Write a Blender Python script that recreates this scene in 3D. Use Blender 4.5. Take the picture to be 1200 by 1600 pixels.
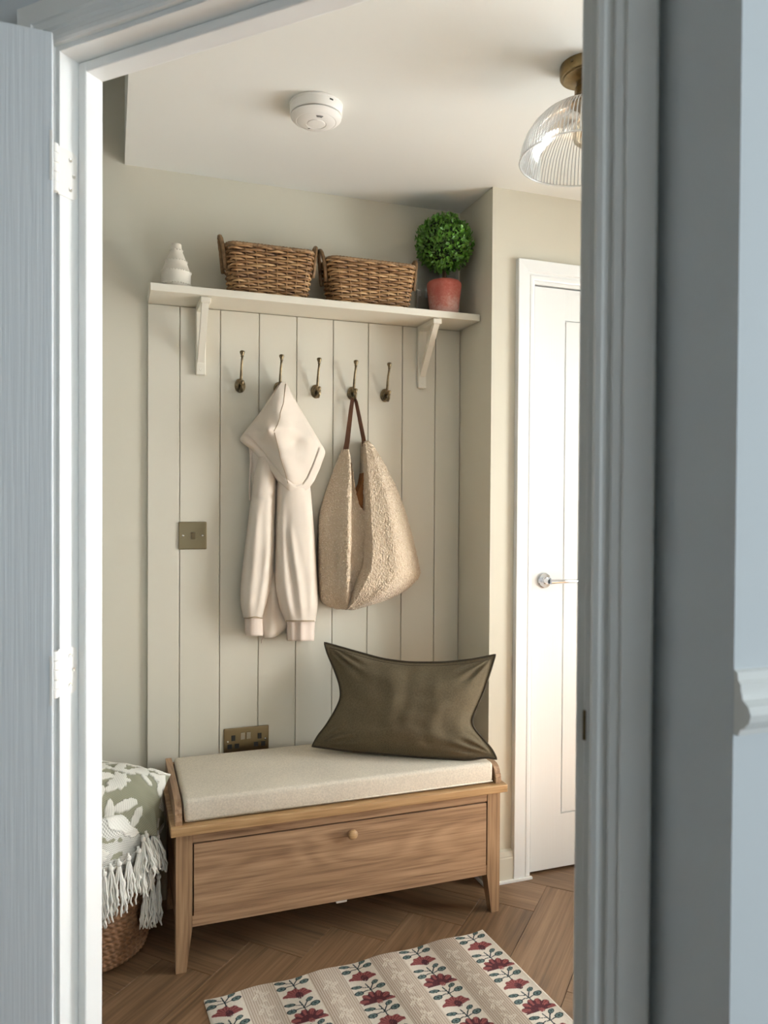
import bpy, bmesh, math, random
import numpy as np
from mathutils import Vector, Matrix, noise

for o in list(bpy.data.objects):
    bpy.data.objects.remove(o, do_unlink=True)
scene = bpy.context.scene
COL = scene.collection
R = math.radians
random.seed(4)
rng = np.random.RandomState(7)

# ------------------------------------------------------------------ camera
FPX, YAW, PITCH, ROLL, CAMH = 1194.4, R(19.704), R(-0.814), R(0.343), 1.261
F0 = Vector((math.sin(YAW) * math.cos(PITCH), math.cos(YAW) * math.cos(PITCH), math.sin(PITCH)))
R0 = Vector((math.cos(YAW), -math.sin(YAW), 0))
U0 = R0.cross(F0)
RC = R0 * math.cos(ROLL) + U0 * math.sin(ROLL)
UC = -R0 * math.sin(ROLL) + U0 * math.cos(ROLL)
cd = bpy.data.cameras.new('camera')
cd.sensor_fit = 'VERTICAL'
cd.sensor_height = 36.0
cd.sensor_width = 27.0
cd.lens = FPX / 1600 * 36
cd.clip_start = 0.02
cd.dof.use_dof = True
cd.dof.focus_distance = 2.3
cd.dof.aperture_fstop = 5.6
cam = bpy.data.objects.new('camera', cd)
COL.objects.link(cam)
m = Matrix.Identity(4)
for i, v in enumerate((RC, UC, -F0)):
    for j in range(3):
        m[j][i] = v[j]
m.translation = (0, 0, CAMH)
cam.matrix_world = m
scene.camera = cam


def ray(px, py):
    return RC * ((px - 600) / FPX) - UC * ((py - 800) / FPX) + F0


def W(px, py, Y):
    """point of the plane at depth Y that the photograph shows at px, py"""
    r = ray(px, py)
    k = Y / r.y
    return Vector((r.x * k, Y, CAMH + r.z * k))


# ------------------------------------------------------------------ world, daylight, exposure
scene.view_settings.view_transform = 'Standard'
scene.view_settings.look = 'None'
scene.view_settings.exposure = 0.36
scene.view_settings.gamma = 1.0
scene.view_settings.use_curve_mapping = False
scene.cycles.use_denoising = True
scene.cycles.max_bounces = 10
scene.cycles.diffuse_bounces = 4
scene.cycles.transparent_max_bounces = 16
scene.cycles.caustics_reflective = False
scene.cycles.caustics_refractive = False
scene.cycles.sample_clamp_indirect = 12.0
wd = bpy.data.worlds.new('world')
scene.world = wd
wd.use_nodes = True
wd.node_tree.nodes['Background'].inputs[0].default_value = (0.72, 0.85, 1.0, 1)
wd.node_tree.nodes['Background'].inputs[1].default_value = 1.0


def area(name, loc, rot, sx, sy, power, color):
    l = bpy.data.lights.new(name, 'AREA')
    l.shape = 'RECTANGLE'
    l.size, l.size_y = sx, sy
    l.energy = power
    l.color = color
    o = bpy.data.objects.new(name, l)
    COL.objects.link(o)
    o.location = loc
    o.rotation_euler = rot
    return o


# daylight at the glazed front door (right end of the lobby) and at the hall window behind the camera
area('daylight_front_door', (2.47, 1.35, 1.25), (0, R(90), 0), 1.7, 0.8, 66.0, (0.93, 0.965, 1.0))
area('daylight_hall_window', (1.55, -2.05, 1.45), (R(-90), 0, R(180)), 1.5, 1.5, 52.0, (0.87, 0.945, 1.0))

sl_ = bpy.data.lights.new('sun', 'SUN')
sl_.energy = 420.0
sl_.color = (1.0, 0.93, 0.80)
sl_.angle = R(0.6)
so_ = bpy.data.objects.new('sun', sl_)
COL.objects.link(so_)
so_.rotation_euler = Vector((-0.50, -0.10, -0.86)).to_track_quat('-Z', 'Y').to_euler()
so_.location = (4, 1.4, 4)

# ------------------------------------------------------------------ materials
def lin(r, g, b):
    f = lambda c: ((c / 255 + 0.055) / 1.055) ** 2.4 if c > 10 else c / 255 / 12.92
    return (f(r), f(g), f(b), 1)


def base_mat(name, color, rough=0.5, metal=0.0):
    mt = bpy.data.materials.new(name)
    mt.use_nodes = True
    nt = mt.node_tree
    b = nt.nodes['Principled BSDF']
    b.inputs['Base Color'].default_value = color
    b.inputs['Roughness'].default_value = rough
    b.inputs['Metallic'].default_value = metal
    return mt, nt, b


def N(nt, typ, **kw):
    n = nt.nodes.new(typ)
    for k, v in kw.items():
        if k.startswith('_'):
            setattr(n, k[1:], v)
        else:
            n.inputs[k.replace('__', ' ')].default_value = v
    return n


def coords(nt, scale=(1, 1, 1), kind='Object', rot=(0, 0, 0)):
    tc = nt.nodes.new('ShaderNodeTexCoord')
    mp = nt.nodes.new('ShaderNodeMapping')
    mp.inputs['Scale'].default_value = scale
    mp.inputs['Rotation'].default_value = rot
    nt.links.new(tc.outputs[kind], mp.inputs['Vector'])
    return mp.outputs['Vector']


def ramp(nt, fac, stops):
    r = nt.nodes.new('ShaderNodeValToRGB')
    el = r.color_ramp.elements
    while len(el) < len(stops):
        el.new(0.5)
    for e, (p, c) in zip(el, stops):
        e.position = p
        e.color = c
    nt.links.new(fac, r.inputs['Fac'])
    return r.outputs['Color']


def bump(nt, b, height, strength, dist=0.002):
    bp = nt.nodes.new('ShaderNodeBump')
    bp.inputs['Strength'].default_value = strength
    bp.inputs['Distance'].default_value = dist
    nt.links.new(height, bp.inputs['Height'])
    nt.links.new(bp.outputs['Normal'], b.inputs['Normal'])
    return bp


def math_node(nt, op, a, b=None):
    n = nt.nodes.new('ShaderNodeMath')
    n.operation = op
    for i, v in enumerate((a, b)):
        if v is None:
            continue
        if isinstance(v, (int, float)):
            n.inputs[i].default_value = v
        else:
            nt.links.new(v, n.inputs[i])
    return n.outputs[0]


def simple(name, rgb, rough=0.5, metal=0.0, bscale=None, bstr=0.2, bdist=0.001, var=0.0, vscale=3.0, stretch=(1, 1, 1), spec=None, sheen=0.0):
    c = lin(*rgb)
    mt, nt, b = base_mat(name, c, rough, metal)
    if spec is not None:
        b.inputs['Specular IOR Level'].default_value = spec
    if sheen:
        b.inputs['Sheen Weight'].default_value = sheen
        b.inputs['Sheen Roughness'].default_value = 0.5
    if var:
        v = coords(nt, stretch)
        n = N(nt, 'ShaderNodeTexNoise', Scale=vscale, Detail=4.0)
        nt.links.new(v, n.inputs['Vector'])
        lo = tuple(x * (1 - var) for x in c[:3]) + (1,)
        hi = tuple(min(1, x * (1 + var)) for x in c[:3]) + (1,)
        nt.links.new(ramp(nt, n.outputs['Fac'], [(0.3, lo), (0.7, hi)]), b.inputs['Base Color'])
    if bscale:
        v = coords(nt, stretch)
        n = N(nt, 'ShaderNodeTexNoise', Scale=bscale, Detail=3.0)
        nt.links.new(v, n.inputs['Vector'])
        bump(nt, b, n.outputs['Fac'], bstr, bdist)
    return mt


def wood(name, axis, dark, mid, light, rough=0.5, random_offset=False, scale=1.0):
    mt, nt, b = base_mat(name, lin(*mid), rough)
    s = [26 * scale] * 3
    s['xyz'.index(axis)] = 1.5 * scale
    tc = nt.nodes.new('ShaderNodeTexCoord')
    vec = tc.outputs['Object']
    if random_offset:
        oi = nt.nodes.new('ShaderNodeObjectInfo')
        add = nt.nodes.new('ShaderNodeVectorMath')
        add.operation = 'ADD'
        sc = nt.nodes.new('ShaderNodeVectorMath')
        sc.operation = 'SCALE'
        sc.inputs['Scale'].default_value = 37.0
        cmb = nt.nodes.new('ShaderNodeCombineXYZ')
        for k in range(3):
            nt.links.new(oi.outputs['Random'], cmb.inputs[k])
        nt.links.new(cmb.outputs[0], sc.inputs[0])
        nt.links.new(vec, add.inputs[0])
        nt.links.new(sc.outputs[0], add.inputs[1])
        vec = add.outputs[0]
    mp = nt.nodes.new('ShaderNodeMapping')
    mp.inputs['Scale'].default_value = s
    nt.links.new(vec, mp.inputs['Vector'])
    n1 = N(nt, 'ShaderNodeTexNoise', Scale=1.0, Detail=6.0, Roughness=0.65, Distortion=0.35)
    nt.links.new(mp.outputs[0], n1.inputs['Vector'])
    mp2 = nt.nodes.new('ShaderNodeMapping')
    s2 = [150 * scale] * 3
    s2['xyz'.index(axis)] = 3.0 * scale
    mp2.inputs['Scale'].default_value = s2
    nt.links.new(vec, mp2.inputs['Vector'])
    n2 = N(nt, 'ShaderNodeTexNoise', Scale=1.0, Detail=3.0, Roughness=0.7)
    nt.links.new(mp2.outputs[0], n2.inputs['Vector'])
    # broad cathedral figure
    s3 = [7 * scale] * 3
    s3['xyz'.index(axis)] = 0.9 * scale
    mp3 = nt.nodes.new('ShaderNodeMapping')
    mp3.inputs['Scale'].default_value = s3
    nt.links.new(vec, mp3.inputs['Vector'])
    n3 = N(nt, 'ShaderNodeTexNoise', Scale=1.0, Detail=2.0, Distortion=0.4)
    nt.links.new(mp3.outputs[0], n3.inputs['Vector'])
    rings = math_node(nt, 'SINE', math_node(nt, 'MULTIPLY', n3.outputs['Fac'], 90.0))
    a = math_node(nt, 'ADD', math_node(nt, 'MULTIPLY', n1.outputs['Fac'], 0.50), math_node(nt, 'MULTIPLY', n2.outputs['Fac'], 0.50))
    a = math_node(nt, 'ADD', a, math_node(nt, 'MULTIPLY', rings, 0.035))
    col = ramp(nt, a, [(0.33, lin(*dark)), (0.5, lin(*mid)), (0.66, lin(*light))])
    if random_offset:
        hsv = nt.nodes.new('ShaderNodeHueSaturation')
        mr = nt.nodes.new('ShaderNodeMapRange')
        mr.inputs['To Min'].default_value = 0.82
        mr.inputs['To Max'].default_value = 1.16
        nt.links.new(oi.outputs['Random'], mr.inputs['Value'])
        nt.links.new(mr.outputs[0], hsv.inputs['Value'])
        nt.links.new(col, hsv.inputs['Color'])
        col = hsv.outputs['Color']
    nt.links.new(col, b.inputs['Base Color'])
    bump(nt, b, a, 0.25, 0.0012)
    return mt


def weave_mat(name, rgb, freq, rough=0.9, var=0.1, bstr=0.5, axes='xz', dist=0.001):
    """plain weave cloth: two crossed sine waves"""
    c = lin(*rgb)
    mt, nt, b = base_mat(name, c, rough)
    b.inputs['Specular IOR Level'].default_value = 0.2
    tc = nt.nodes.new('ShaderNodeTexCoord')
    sp = nt.nodes.new('ShaderNodeSeparateXYZ')
    nt.links.new(tc.outputs['Object'], sp.inputs[0])
    if axes == 'xz':
        p = sp.outputs[0]
        q = math_node(nt, 'ADD', sp.outputs[2], sp.outputs[1])
    else:
        p, q = sp.outputs[0], sp.outputs[1]
    s1 = math_node(nt, 'SINE', math_node(nt, 'MULTIPLY', p, freq))
    s2 = math_node(nt, 'SINE', math_node(nt, 'MULTIPLY', q, freq))
    h = math_node(nt, 'MULTIPLY', s1, s2)
    n = N(nt, 'ShaderNodeTexNoise', Scale=220.0, Detail=3.0)
    nt.links.new(tc.outputs['Object'], n.inputs['Vector'])
    n5 = N(nt, 'ShaderNodeTexNoise', Scale=6.0, Detail=3.0)
    nt.links.new(tc.outputs['Object'], n5.inputs['Vector'])
    t = math_node(nt, 'ADD', math_node(nt, 'MULTIPLY', h, 0.22), n.outputs['Fac'])
    t2 = math_node(nt, 'ADD', math_node(nt, 'MULTIPLY', t, 0.7), math_node(nt, 'MULTIPLY', n5.outputs['Fac'], 0.3))
    lo = tuple(x * (1 - var) for x in c[:3]) + (1,)
    hi = tuple(min(1, x * (1 + var)) for x in c[:3]) + (1,)
    nt.links.new(ramp(nt, t2, [(0.3, lo), (0.7, hi)]), b.inputs['Base Color'])
    bump(nt, b, t, bstr, dist)
    return mt


def attr_mat(name, rough=0.95, bscale=900.0, bstr=0.4):
    mt, nt, b = base_mat(name, (0.8, 0.8, 0.8, 1), rough)
    b.inputs['Specular IOR Level'].default_value = 0.15
    at = nt.nodes.new('ShaderNodeAttribute')
    at.attribute_name = 'dye'
    nt.links.new(at.outputs['Color'], b.inputs['Base Color'])
    n = N(nt, 'ShaderNodeTexNoise', Scale=bscale, Detail=2.0)
    nt.links.new(coords(nt), n.inputs['Vector'])
    bump(nt, b, n.outputs['Fac'], bstr, 0.001)
    return mt


MT = {}
MT['wall'] = simple('wall_paint', (210, 203, 184), 0.85, bscale=260, bstr=0.06)
MT['wall_warm'] = MT['wall']
MT['panel'] = simple('panel_paint', (212, 205, 187), 0.5, bscale=180, bstr=0.05)
MT['shelf'] = simple('shelf_paint', (223, 216, 199), 0.45, bscale=180, bstr=0.05)
MT['hall_wall'] = simple('hall_paint', (214, 219, 221), 0.8, bscale=260, bstr=0.06)
MT['ceiling'] = simple('ceiling_paint', (233, 232, 224), 0.9, bscale=200, bstr=0.05)
MT['gloss'] = simple('white_gloss_paint', (236, 236, 232), 0.28, bscale=90, bstr=0.015, stretch=(1, 1, 0.05))
MT['hall_door'] = simple('grained_white_door', (222, 226, 228), 0.42, bscale=190, bstr=0.5, bdist=0.0012, stretch=(1, 1, 0.02))
MT['grain_door'] = simple('white_door_paint', (238, 238, 234), 0.32, bscale=190, bstr=0.22, stretch=(1, 1, 0.03))
MT['plastic'] = simple('white_plastic', (238, 234, 226), 0.35)
MT['dark'] = simple('dark_slot', (34, 32, 28), 0.6)
MT['oak_x'] = wood('oak_along', 'x', (112, 82, 58), (162, 128, 97), (188, 154, 120), 0.45)
MT['oak_z'] = wood('oak_upright', 'z', (106, 79, 55), (156, 123, 91), (182, 149, 114), 0.45)
MT['oak_y'] = wood('oak_crossways', 'y', (112, 82, 58), (162, 128, 97), (188, 154, 120), 0.45)
MT['oak_top'] = wood('oak_top', 'x', (136, 102, 66), (176, 139, 96), (198, 163, 118), 0.4)
MT['plank'] = wood('oak_plank_floor', 'x', (92, 69, 48), (126, 97, 70), (148, 118, 89), 0.38, True, 0.8)
MT['subfloor_gap_shade'] = simple('floor_joint_and_gap_shade', (70, 50, 36), 0.8)  # floor joints; also the shade painted behind bench and basket gaps
MT['brass'] = simple('antique_brass', (132, 112, 76), 0.34, 0.9, bscale=300, bstr=0.05, var=0.25, vscale=40)
MT['bronze'] = simple('aged_bronze', (124, 108, 82), 0.28, 0.9, var=0.45, vscale=60)
MT['plate'] = simple('brushed_antique_brass', (150, 134, 104), 0.30, 1.0, bscale=500, bstr=0.12, stretch=(1, 1, 0.02))
MT['chrome'] = simple('chrome', (220, 222, 226), 0.12, 1.0)
MT['steel'] = simple('screw_steel', (200, 196, 186), 0.25, 1.0)
MT['seat_cloth'] = weave_mat('seat_linen', (216, 205, 187), 1500, var=0.16, bstr=0.5)
MT['olive'] = weave_mat('olive_linen', (103, 92, 72), 2600, var=0.22, bstr=0.35)
MT['olive_dark'] = simple('olive_thread', (66, 57, 43), 0.9)
MT['fleece'] = simple('cream_fleece', (219, 206, 190), 0.97, bscale=700, bstr=0.35, var=0.04, vscale=8, spec=0.05)
MT['rib'] = simple('cream_ribbing', (220, 203, 188), 0.95, bscale=260, bstr=0.5, stretch=(1, 1, 0.03), spec=0.15)
MT['seam'] = simple('seam_thread', (168, 146, 118), 0.95)
MT['leather'] = simple('brown_leather', (92, 54, 28), 0.45, bscale=160, bstr=0.25, var=0.25, vscale=20)
MT['tan'] = simple('tan_suede', (150, 96, 48), 0.8, bscale=160, bstr=0.25, var=0.2, vscale=20)
MT['ceramic'] = simple('white_stoneware', (216, 208, 192), 0.5, bscale=60, bstr=0.08, var=0.05, vscale=20)
MT['leaf'] = simple('box_leaf', (84, 130, 42), 0.42, var=0.6, vscale=42)
MT['leaf_shade'] = simple('foliage_shade', (22, 34, 12), 0.9)
MT['bark'] = simple('bark', (92, 66, 44), 0.85, bscale=120, bstr=0.6, var=0.3, vscale=60)
MT['yarn'] = simple('white_yarn', (232, 228, 218), 0.95, bscale=900, bstr=0.4, var=0.06, vscale=60)
MT['rug'] = attr_mat('woven_rug', 0.95, 700, 0.7)
MT['tuft'] = attr_mat('tufted_cotton', 0.95, 500, 0.7)
MT['soil'] = simple('moss', (60, 46, 30), 0.95, bscale=120, bstr=0.6)
MT['caulk'] = simple('white_caulk', (236, 236, 232), 0.5)


def willow():
    mt, nt, b = base_mat('willow_cane', lin(140, 100, 62), 0.5)
    n = N(nt, 'ShaderNodeTexNoise', Scale=1.0, Detail=3.0)
    nt.links.new(coords(nt, (16, 16, 150)), n.inputs['Vector'])
    nt.links.new(ramp(nt, n.outputs['Fac'], [(0.28, lin(96, 64, 38)), (0.5, lin(160, 120, 78)), (0.72, lin(198, 160, 112))]), b.inputs['Base Color'])
    return mt


MT['willow'] = willow()
MT['willow_wrap'] = simple('wrapped_cane', (134, 104, 70), 0.55, bscale=150, bstr=0.5, var=0.35, vscale=70)
MT['seagrass'] = simple('seagrass', (128, 92, 62), 0.7, bscale=90, bstr=0.6, var=0.4, vscale=60, stretch=(1, 1, 2.5))


def terracotta():
    mt, nt, b = base_mat('frosted_terracotta', lin(168, 92, 78), 0.85)
    n = N(nt, 'ShaderNodeTexNoise', Scale=120.0, Detail=6.0, Roughness=0.8)
    nt.links.new(coords(nt), n.inputs['Vector'])
    n2 = N(nt, 'ShaderNodeTexNoise', Scale=18.0, Detail=3.0)
    nt.links.new(coords(nt), n2.inputs['Vector'])
    tc = nt.nodes.new('ShaderNodeTexCoord')
    sp = nt.nodes.new('ShaderNodeSeparateXYZ')
    nt.links.new(tc.outputs['Generated'], sp.inputs[0])
    g = math_node(nt, 'MULTIPLY', math_node(nt, 'SUBTRACT', 0.75, sp.outputs[2]), 0.34)
    f = math_node(nt, 'ADD', math_node(nt, 'MULTIPLY', n.outputs['Fac'], 0.6), math_node(nt, 'MULTIPLY', n2.outputs['Fac'], 0.4))
    f = math_node(nt, 'ADD', f, g)
    nt.links.new(ramp(nt, f, [(0.42, lin(168, 84, 70)), (0.58, lin(182, 108, 94)), (0.74, lin(200, 160, 148))]), b.inputs['Base Color'])
    bump(nt, b, n.outputs['Fac'], 0.35, 0.001)
    return mt


MT['terracotta'] = terracotta()


def teddy():
    mt, nt, b = base_mat('teddy_fleece', lin(224, 202, 172), 1.0)
    b.inputs['Specular IOR Level'].default_value = 0.1
    b.inputs['Sheen Weight'].default_value = 0.3
    vo = N(nt, 'ShaderNodeTexVoronoi', Scale=190.0)
    nt.links.new(coords(nt, (1, 1, 0.8)), vo.inputs['Vector'])
    n = N(nt, 'ShaderNodeTexNoise', Scale=260.0, Detail=3.0)
    nt.links.new(coords(nt), n.inputs['Vector'])
    h = math_node(nt, 'SUBTRACT', math_node(nt, 'MULTIPLY', n.outputs['Fac'], 0.7), vo.outputs['Distance'])
    nt.links.new(ramp(nt, h, [(-0.0, lin(212, 190, 162)), (0.22, lin(236, 219, 197)), (0.5, lin(246, 234, 217))]), b.inputs['Base Color'])
    bump(nt, b, h, 0.9, 0.004)
    return mt


MT['teddy'] = teddy()


def clear(name, tint, fac_glossy, rough=0.05, white=0.0):
    mt = bpy.data.materials.new(name)
    mt.use_nodes = True
    nt = mt.node_tree
    nt.nodes.clear()
    out = nt.nodes.new('ShaderNodeOutputMaterial')
    tr = N(nt, 'ShaderNodeBsdfTransparent', Color=tint)
    gl = N(nt, 'ShaderNodeBsdfGlossy', Color=(1, 1, 1, 1), Roughness=rough)
    fr = N(nt, 'ShaderNodeFresnel', IOR=1.45)
    f = math_node(nt, 'ADD', math_node(nt, 'MULTIPLY', fr.outputs[0], 0.8), fac_glossy)
    mx = nt.nodes.new('ShaderNodeMixShader')
    nt.links.new(f, mx.inputs[0])
    nt.links.new(tr.outputs[0], mx.inputs[1])
    nt.links.new(gl.outputs[0], mx.inputs[2])
    last = mx
    if white:
        tl = N(nt, 'ShaderNodeBsdfTranslucent', Color=(0.95, 0.93, 0.88, 1))
        df = N(nt, 'ShaderNodeBsdfDiffuse', Color=(0.95, 0.94, 0.9, 1))
        m1 = nt.nodes.new('ShaderNodeMixShader')
        m1.inputs[0].default_value = 0.5
        nt.links.new(tl.outputs[0], m1.inputs[1])
        nt.links.new(df.outputs[0], m1.inputs[2])
        m2 = nt.nodes.new('ShaderNodeMixShader')
        m2.inputs[0].default_value = white
        nt.links.new(mx.outputs[0], m2.inputs[1])
        nt.links.new(m1.outputs[0], m2.inputs[2])
        last = m2
    nt.links.new(last.outputs[0], out.inputs['Surface'])
    return mt


MT['glass_pane'] = clear('pressed_glass', (0.98, 0.98, 0.97, 1), 0.03, 0.05, 0.03)
MT['glass_rib'] = clear('pressed_glass_rib', (0.96, 0.96, 0.95, 1), 0.10, 0.1, 0.45)
MT['bulb_glass'] = clear('bulb_glass', (1.0, 0.95, 0.85, 1), 0.03, 0.03)
MT['acrylic'] = clear('clear_acrylic', (0.93, 0.94, 0.95, 1), 0.03, 0.08, 0.08)
MT['acrylic_edge'] = clear('acrylic_edge', (0.95, 0.96, 0.97, 1), 0.15, 0.1, 0.5)
MT['window_glass'] = clear('window_glass', (0.97, 0.98, 0.98, 1), 0.02, 0.02)


MT['amber'] = simple('amber_filament', (214, 160, 84), 0.4)


# ------------------------------------------------------------------ builders
class MB:
    """collects geometry for ONE mesh object"""

    def __init__(s):
        s.v, s.f = [], []

    def add(s, vs, fs):
        k = len(s.v)
        s.v += [tuple(p) for p in vs]
        s.f += [tuple(i + k for i in f) for f in fs]
        return s

    def box(s, x0, x1, y0, y1, z0, z1, fn=None):
        vs = [(x, y, z) for z in (z0, z1) for y in (y0, y1) for x in (x0, x1)]
        if fn:
            vs = [fn(*p) for p in vs]
        return s.add(vs, [(0, 2, 3, 1), (4, 5, 7, 6), (0, 1, 5, 4), (2, 6, 7, 3), (0, 4, 6, 2), (1, 3, 7, 5)])

    def bbox(s, x0, x1, y0, y1, z0, z1, bv=0.002, seg=2, fn=None):
        bm = bmesh.new()
        bmesh.ops.create_cube(bm, size=1)
        for v in bm.verts:
            v.co = ((x0 + x1) / 2 + v.co.x * (x1 - x0), (y0 + y1) / 2 + v.co.y * (y1 - y0), (z0 + z1) / 2 + v.co.z * (z1 - z0))
        bmesh.ops.bevel(bm, geom=bm.edges[:], offset=bv, segments=seg, affect='EDGES', profile=0.5)
        bm.verts.ensure_lookup_table()
        vs = [tuple(v.co) for v in bm.verts]
        if fn:
            vs = [fn(*p) for p in vs]
        s.add(vs, [[v.index for v in f.verts] for f in bm.faces])
        bm.free()
        return s

    def prism(s, poly, h0, h1, fn):
        """poly: 2d points; fn(a,b,h)->xyz"""
        n = len(poly)
        vs = [fn(a, b, h0) for a, b in poly] + [fn(a, b, h1) for a, b in poly]
        fs = [tuple(range(n))[::-1], tuple(range(n, 2 * n))]
        fs += [(i, (i + 1) % n, n + (i + 1) % n, n + i) for i in range(n)]
        return s.add(vs, fs)

    def lathe(s, prof, seg=32, c=(0, 0, 0), axis='z', sx=1.0, sy=1.0):
        vs, fs = [], []
        n = len(prof)
        for k in range(seg):
            a = 2 * math.pi * k / seg
            for r, h in prof:
                p = (r * math.cos(a) * sx, r * math.sin(a) * sy, h)
                if axis == 'y':
                    p = (p[0], -p[2], p[1])
                elif axis == 'x':
                    p = (p[2], p[0], p[1])
                vs.append((p[0] + c[0], p[1] + c[1], p[2] + c[2]))
        for k in range(seg):
            k2 = (k + 1) % seg
            for i in range(n - 1):
                fs.append((k * n + i, k2 * n + i, k2 * n + i + 1, k * n + i + 1))
        if prof[0][0] > 1e-6:
            fs.append(tuple(k * n for k in range(seg))[::-1])
        if prof[-1][0] > 1e-6:
            fs.append(tuple(k * n + n - 1 for k in range(seg)))
        return s.add(vs, fs)

    def tube(s, pts, rad, sides=8, closed=False, flat=None):
        pts = [Vector(p) for p in pts]
        n = len(pts)
        rads = rad if isinstance(rad, (list, tuple)) else [rad] * n
        vs, fs = [], []
        ref = None
        for i, p in enumerate(pts):
            if closed:
                t = pts[(i + 1) % n] - pts[i - 1]
            else:
                t = pts[min(i + 1, n - 1)] - pts[max(i - 1, 0)]
            if t.length < 1e-9:
                t = Vector((0, 0, 1))
            t.normalize()
            if ref is None:
                ref = Vector((0, 0, 1)) if abs(t.z) < 0.9 else Vector((1, 0, 0))
            a = ref - t * ref.dot(t)
            if a.length < 1e-6:
                a = t.orthogonal()
            a.normalize()
            ref = a
            b = t.cross(a)
            fa, fb = flat if flat else (1, 1)
            for k in range(sides):
                th = 2 * math.pi * k / sides
                vs.append(p + (a * math.cos(th) * fa + b * math.sin(th) * fb) * rads[i])
        m_ = n if closed else n - 1
        for i in range(m_):
            j = (i + 1) % n
            for k in range(sides):
                k2 = (k + 1) % sides
                fs.append((i * sides + k, i * sides + k2, j * sides + k2, j * sides + k))
        if not closed:
            fs.append(tuple(range(sides))[::-1])
            fs.append(tuple((n - 1) * sides + k for k in range(sides)))
        return s.add(vs, fs)

    def sphere(s, c, r, seg=12, rings=8, sc=(1, 1, 1)):
        prof = [(r * math.sin(math.pi * i / rings), -r * math.cos(math.pi * i / rings)) for i in range(rings + 1)]
        k = len(s.v)
        s.lathe([(max(a, 1e-7), b) for a, b in prof], seg, (0, 0, 0))
        for i in range(k, len(s.v)):
            p = s.v[i]
            s.v[i] = (p[0] * sc[0] + c[0], p[1] * sc[1] + c[1], p[2] * sc[2] + c[2])
        return s

    def build(s, name, mat, parent=None, smooth=False, angle=None):
        me = bpy.data.meshes.new(name)
        me.from_pydata(s.v, [], s.f)
        bm = bmesh.new()
        bm.from_mesh(me)
        bmesh.ops.recalc_face_normals(bm, faces=bm.faces[:])
        bm.to_mesh(me)
        bm.free()
        return put(name, me, mat, parent, smooth, angle)


def put(name, me, mat, parent=None, smooth=False, angle=None):
    if mat is not None:
        me.materials.append(MT[mat] if isinstance(mat, str) else mat)
    if smooth or angle:
        me.shade_smooth()
        if angle:
            me.set_sharp_from_angle(angle=R(angle))
    o = bpy.data.objects.new(name, me)
    COL.objects.link(o)
    if parent is not None:
        o.parent = parent
        o.matrix_parent_inverse = world_of(parent).inverted()
    return o


def world_of(o):
    mw = o.matrix_basis.copy()
    if o.parent:
        mw = world_of(o.parent) @ o.matrix_parent_inverse @ mw
    return mw


def empty(name, loc):
    o = bpy.data.objects.new(name, None)
    o.empty_display_size = 0.05
    COL.objects.link(o)
    o.location = loc
    return o


def tag(o, label, cat, group=None, kind=None):
    o['label'] = label
    o['category'] = cat
    if group:
        o['group'] = group
    if kind:
        o['kind'] = kind
    return o


def copy_tree(o, parent=None):
    c = o.copy()
    COL.objects.link(c)
    if parent is not None:
        c.parent = parent
        c.matrix_parent_inverse = o.matrix_parent_inverse.copy()
    for ch in [x for x in bpy.data.objects if x.parent == o]:
        copy_tree(ch, c)
    return c


def interp(rows, y):
    if y <= rows[0][0]:
        return rows[0][1:]
    for a, b in zip(rows, rows[1:]):
        if y <= b[0]:
            t = (y - a[0]) / (b[0] - a[0])
            return tuple(p + (q - p) * t for p, q in zip(a[1:], b[1:]))
    return rows[-1][1:]


def smooth_rows(rows, n, passes=2):
    y0, y1 = rows[0][0], rows[-1][0]
    out = [[y0 + (y1 - y0) * i / n, *interp(rows, y0 + (y1 - y0) * i / n)] for i in range(n + 1)]
    for _ in range(passes):
        prev = [r[:] for r in out]
        for i in range(1, n):
            for k in range(1, len(out[i])):
                out[i][k] = (prev[i - 1][k] + 2 * prev[i][k] + prev[i + 1][k]) / 4
    return out


def relief(mb, rows, ybase, depth, ncol=40, nrow=60, passes=3, hollow=None):
    """cloth volume hanging in front of the plane ybase: outline rows (py, xl, xr), depth(u, px, py) in metres"""
    rs = smooth_rows(rows, nrow, passes)
    front, back = [], []
    for py, xl, xr in rs:
        for i in range(ncol + 1):
            u = -1 + 2 * i / ncol
            px = xl + (xr - xl) * (i / ncol)
            d = depth(u, px, py)
            p = W(px, py, ybase - d)
            front.append(p)
            back.append(Vector((p.x, ybase if hollow is None else p.y + min(hollow, d), p.z)))
    nf = len(front)
    w = ncol + 1
    fs = []
    for j in range(nrow):
        for i in range(ncol):
            a = j * w + i
            fs.append((a, a + 1, a + w + 1, a + w))
            fs.append((nf + a, nf + a + w, nf + a + w + 1, nf + a + 1))
    for i in range(ncol):
        fs.append((i, nf + i, nf + i + 1, i + 1))
        a = nrow * w + i
        fs.append((a, a + 1, nf + a + 1, nf + a))
    for j in range(nrow):
        a = j * w
        fs.append((a, a + w, nf + a + w, nf + a))
        b = j * w + ncol
        fs.append((b, nf + b, nf + b + w, b + w))
    mb.add(front + back, fs)
    return mb


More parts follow.
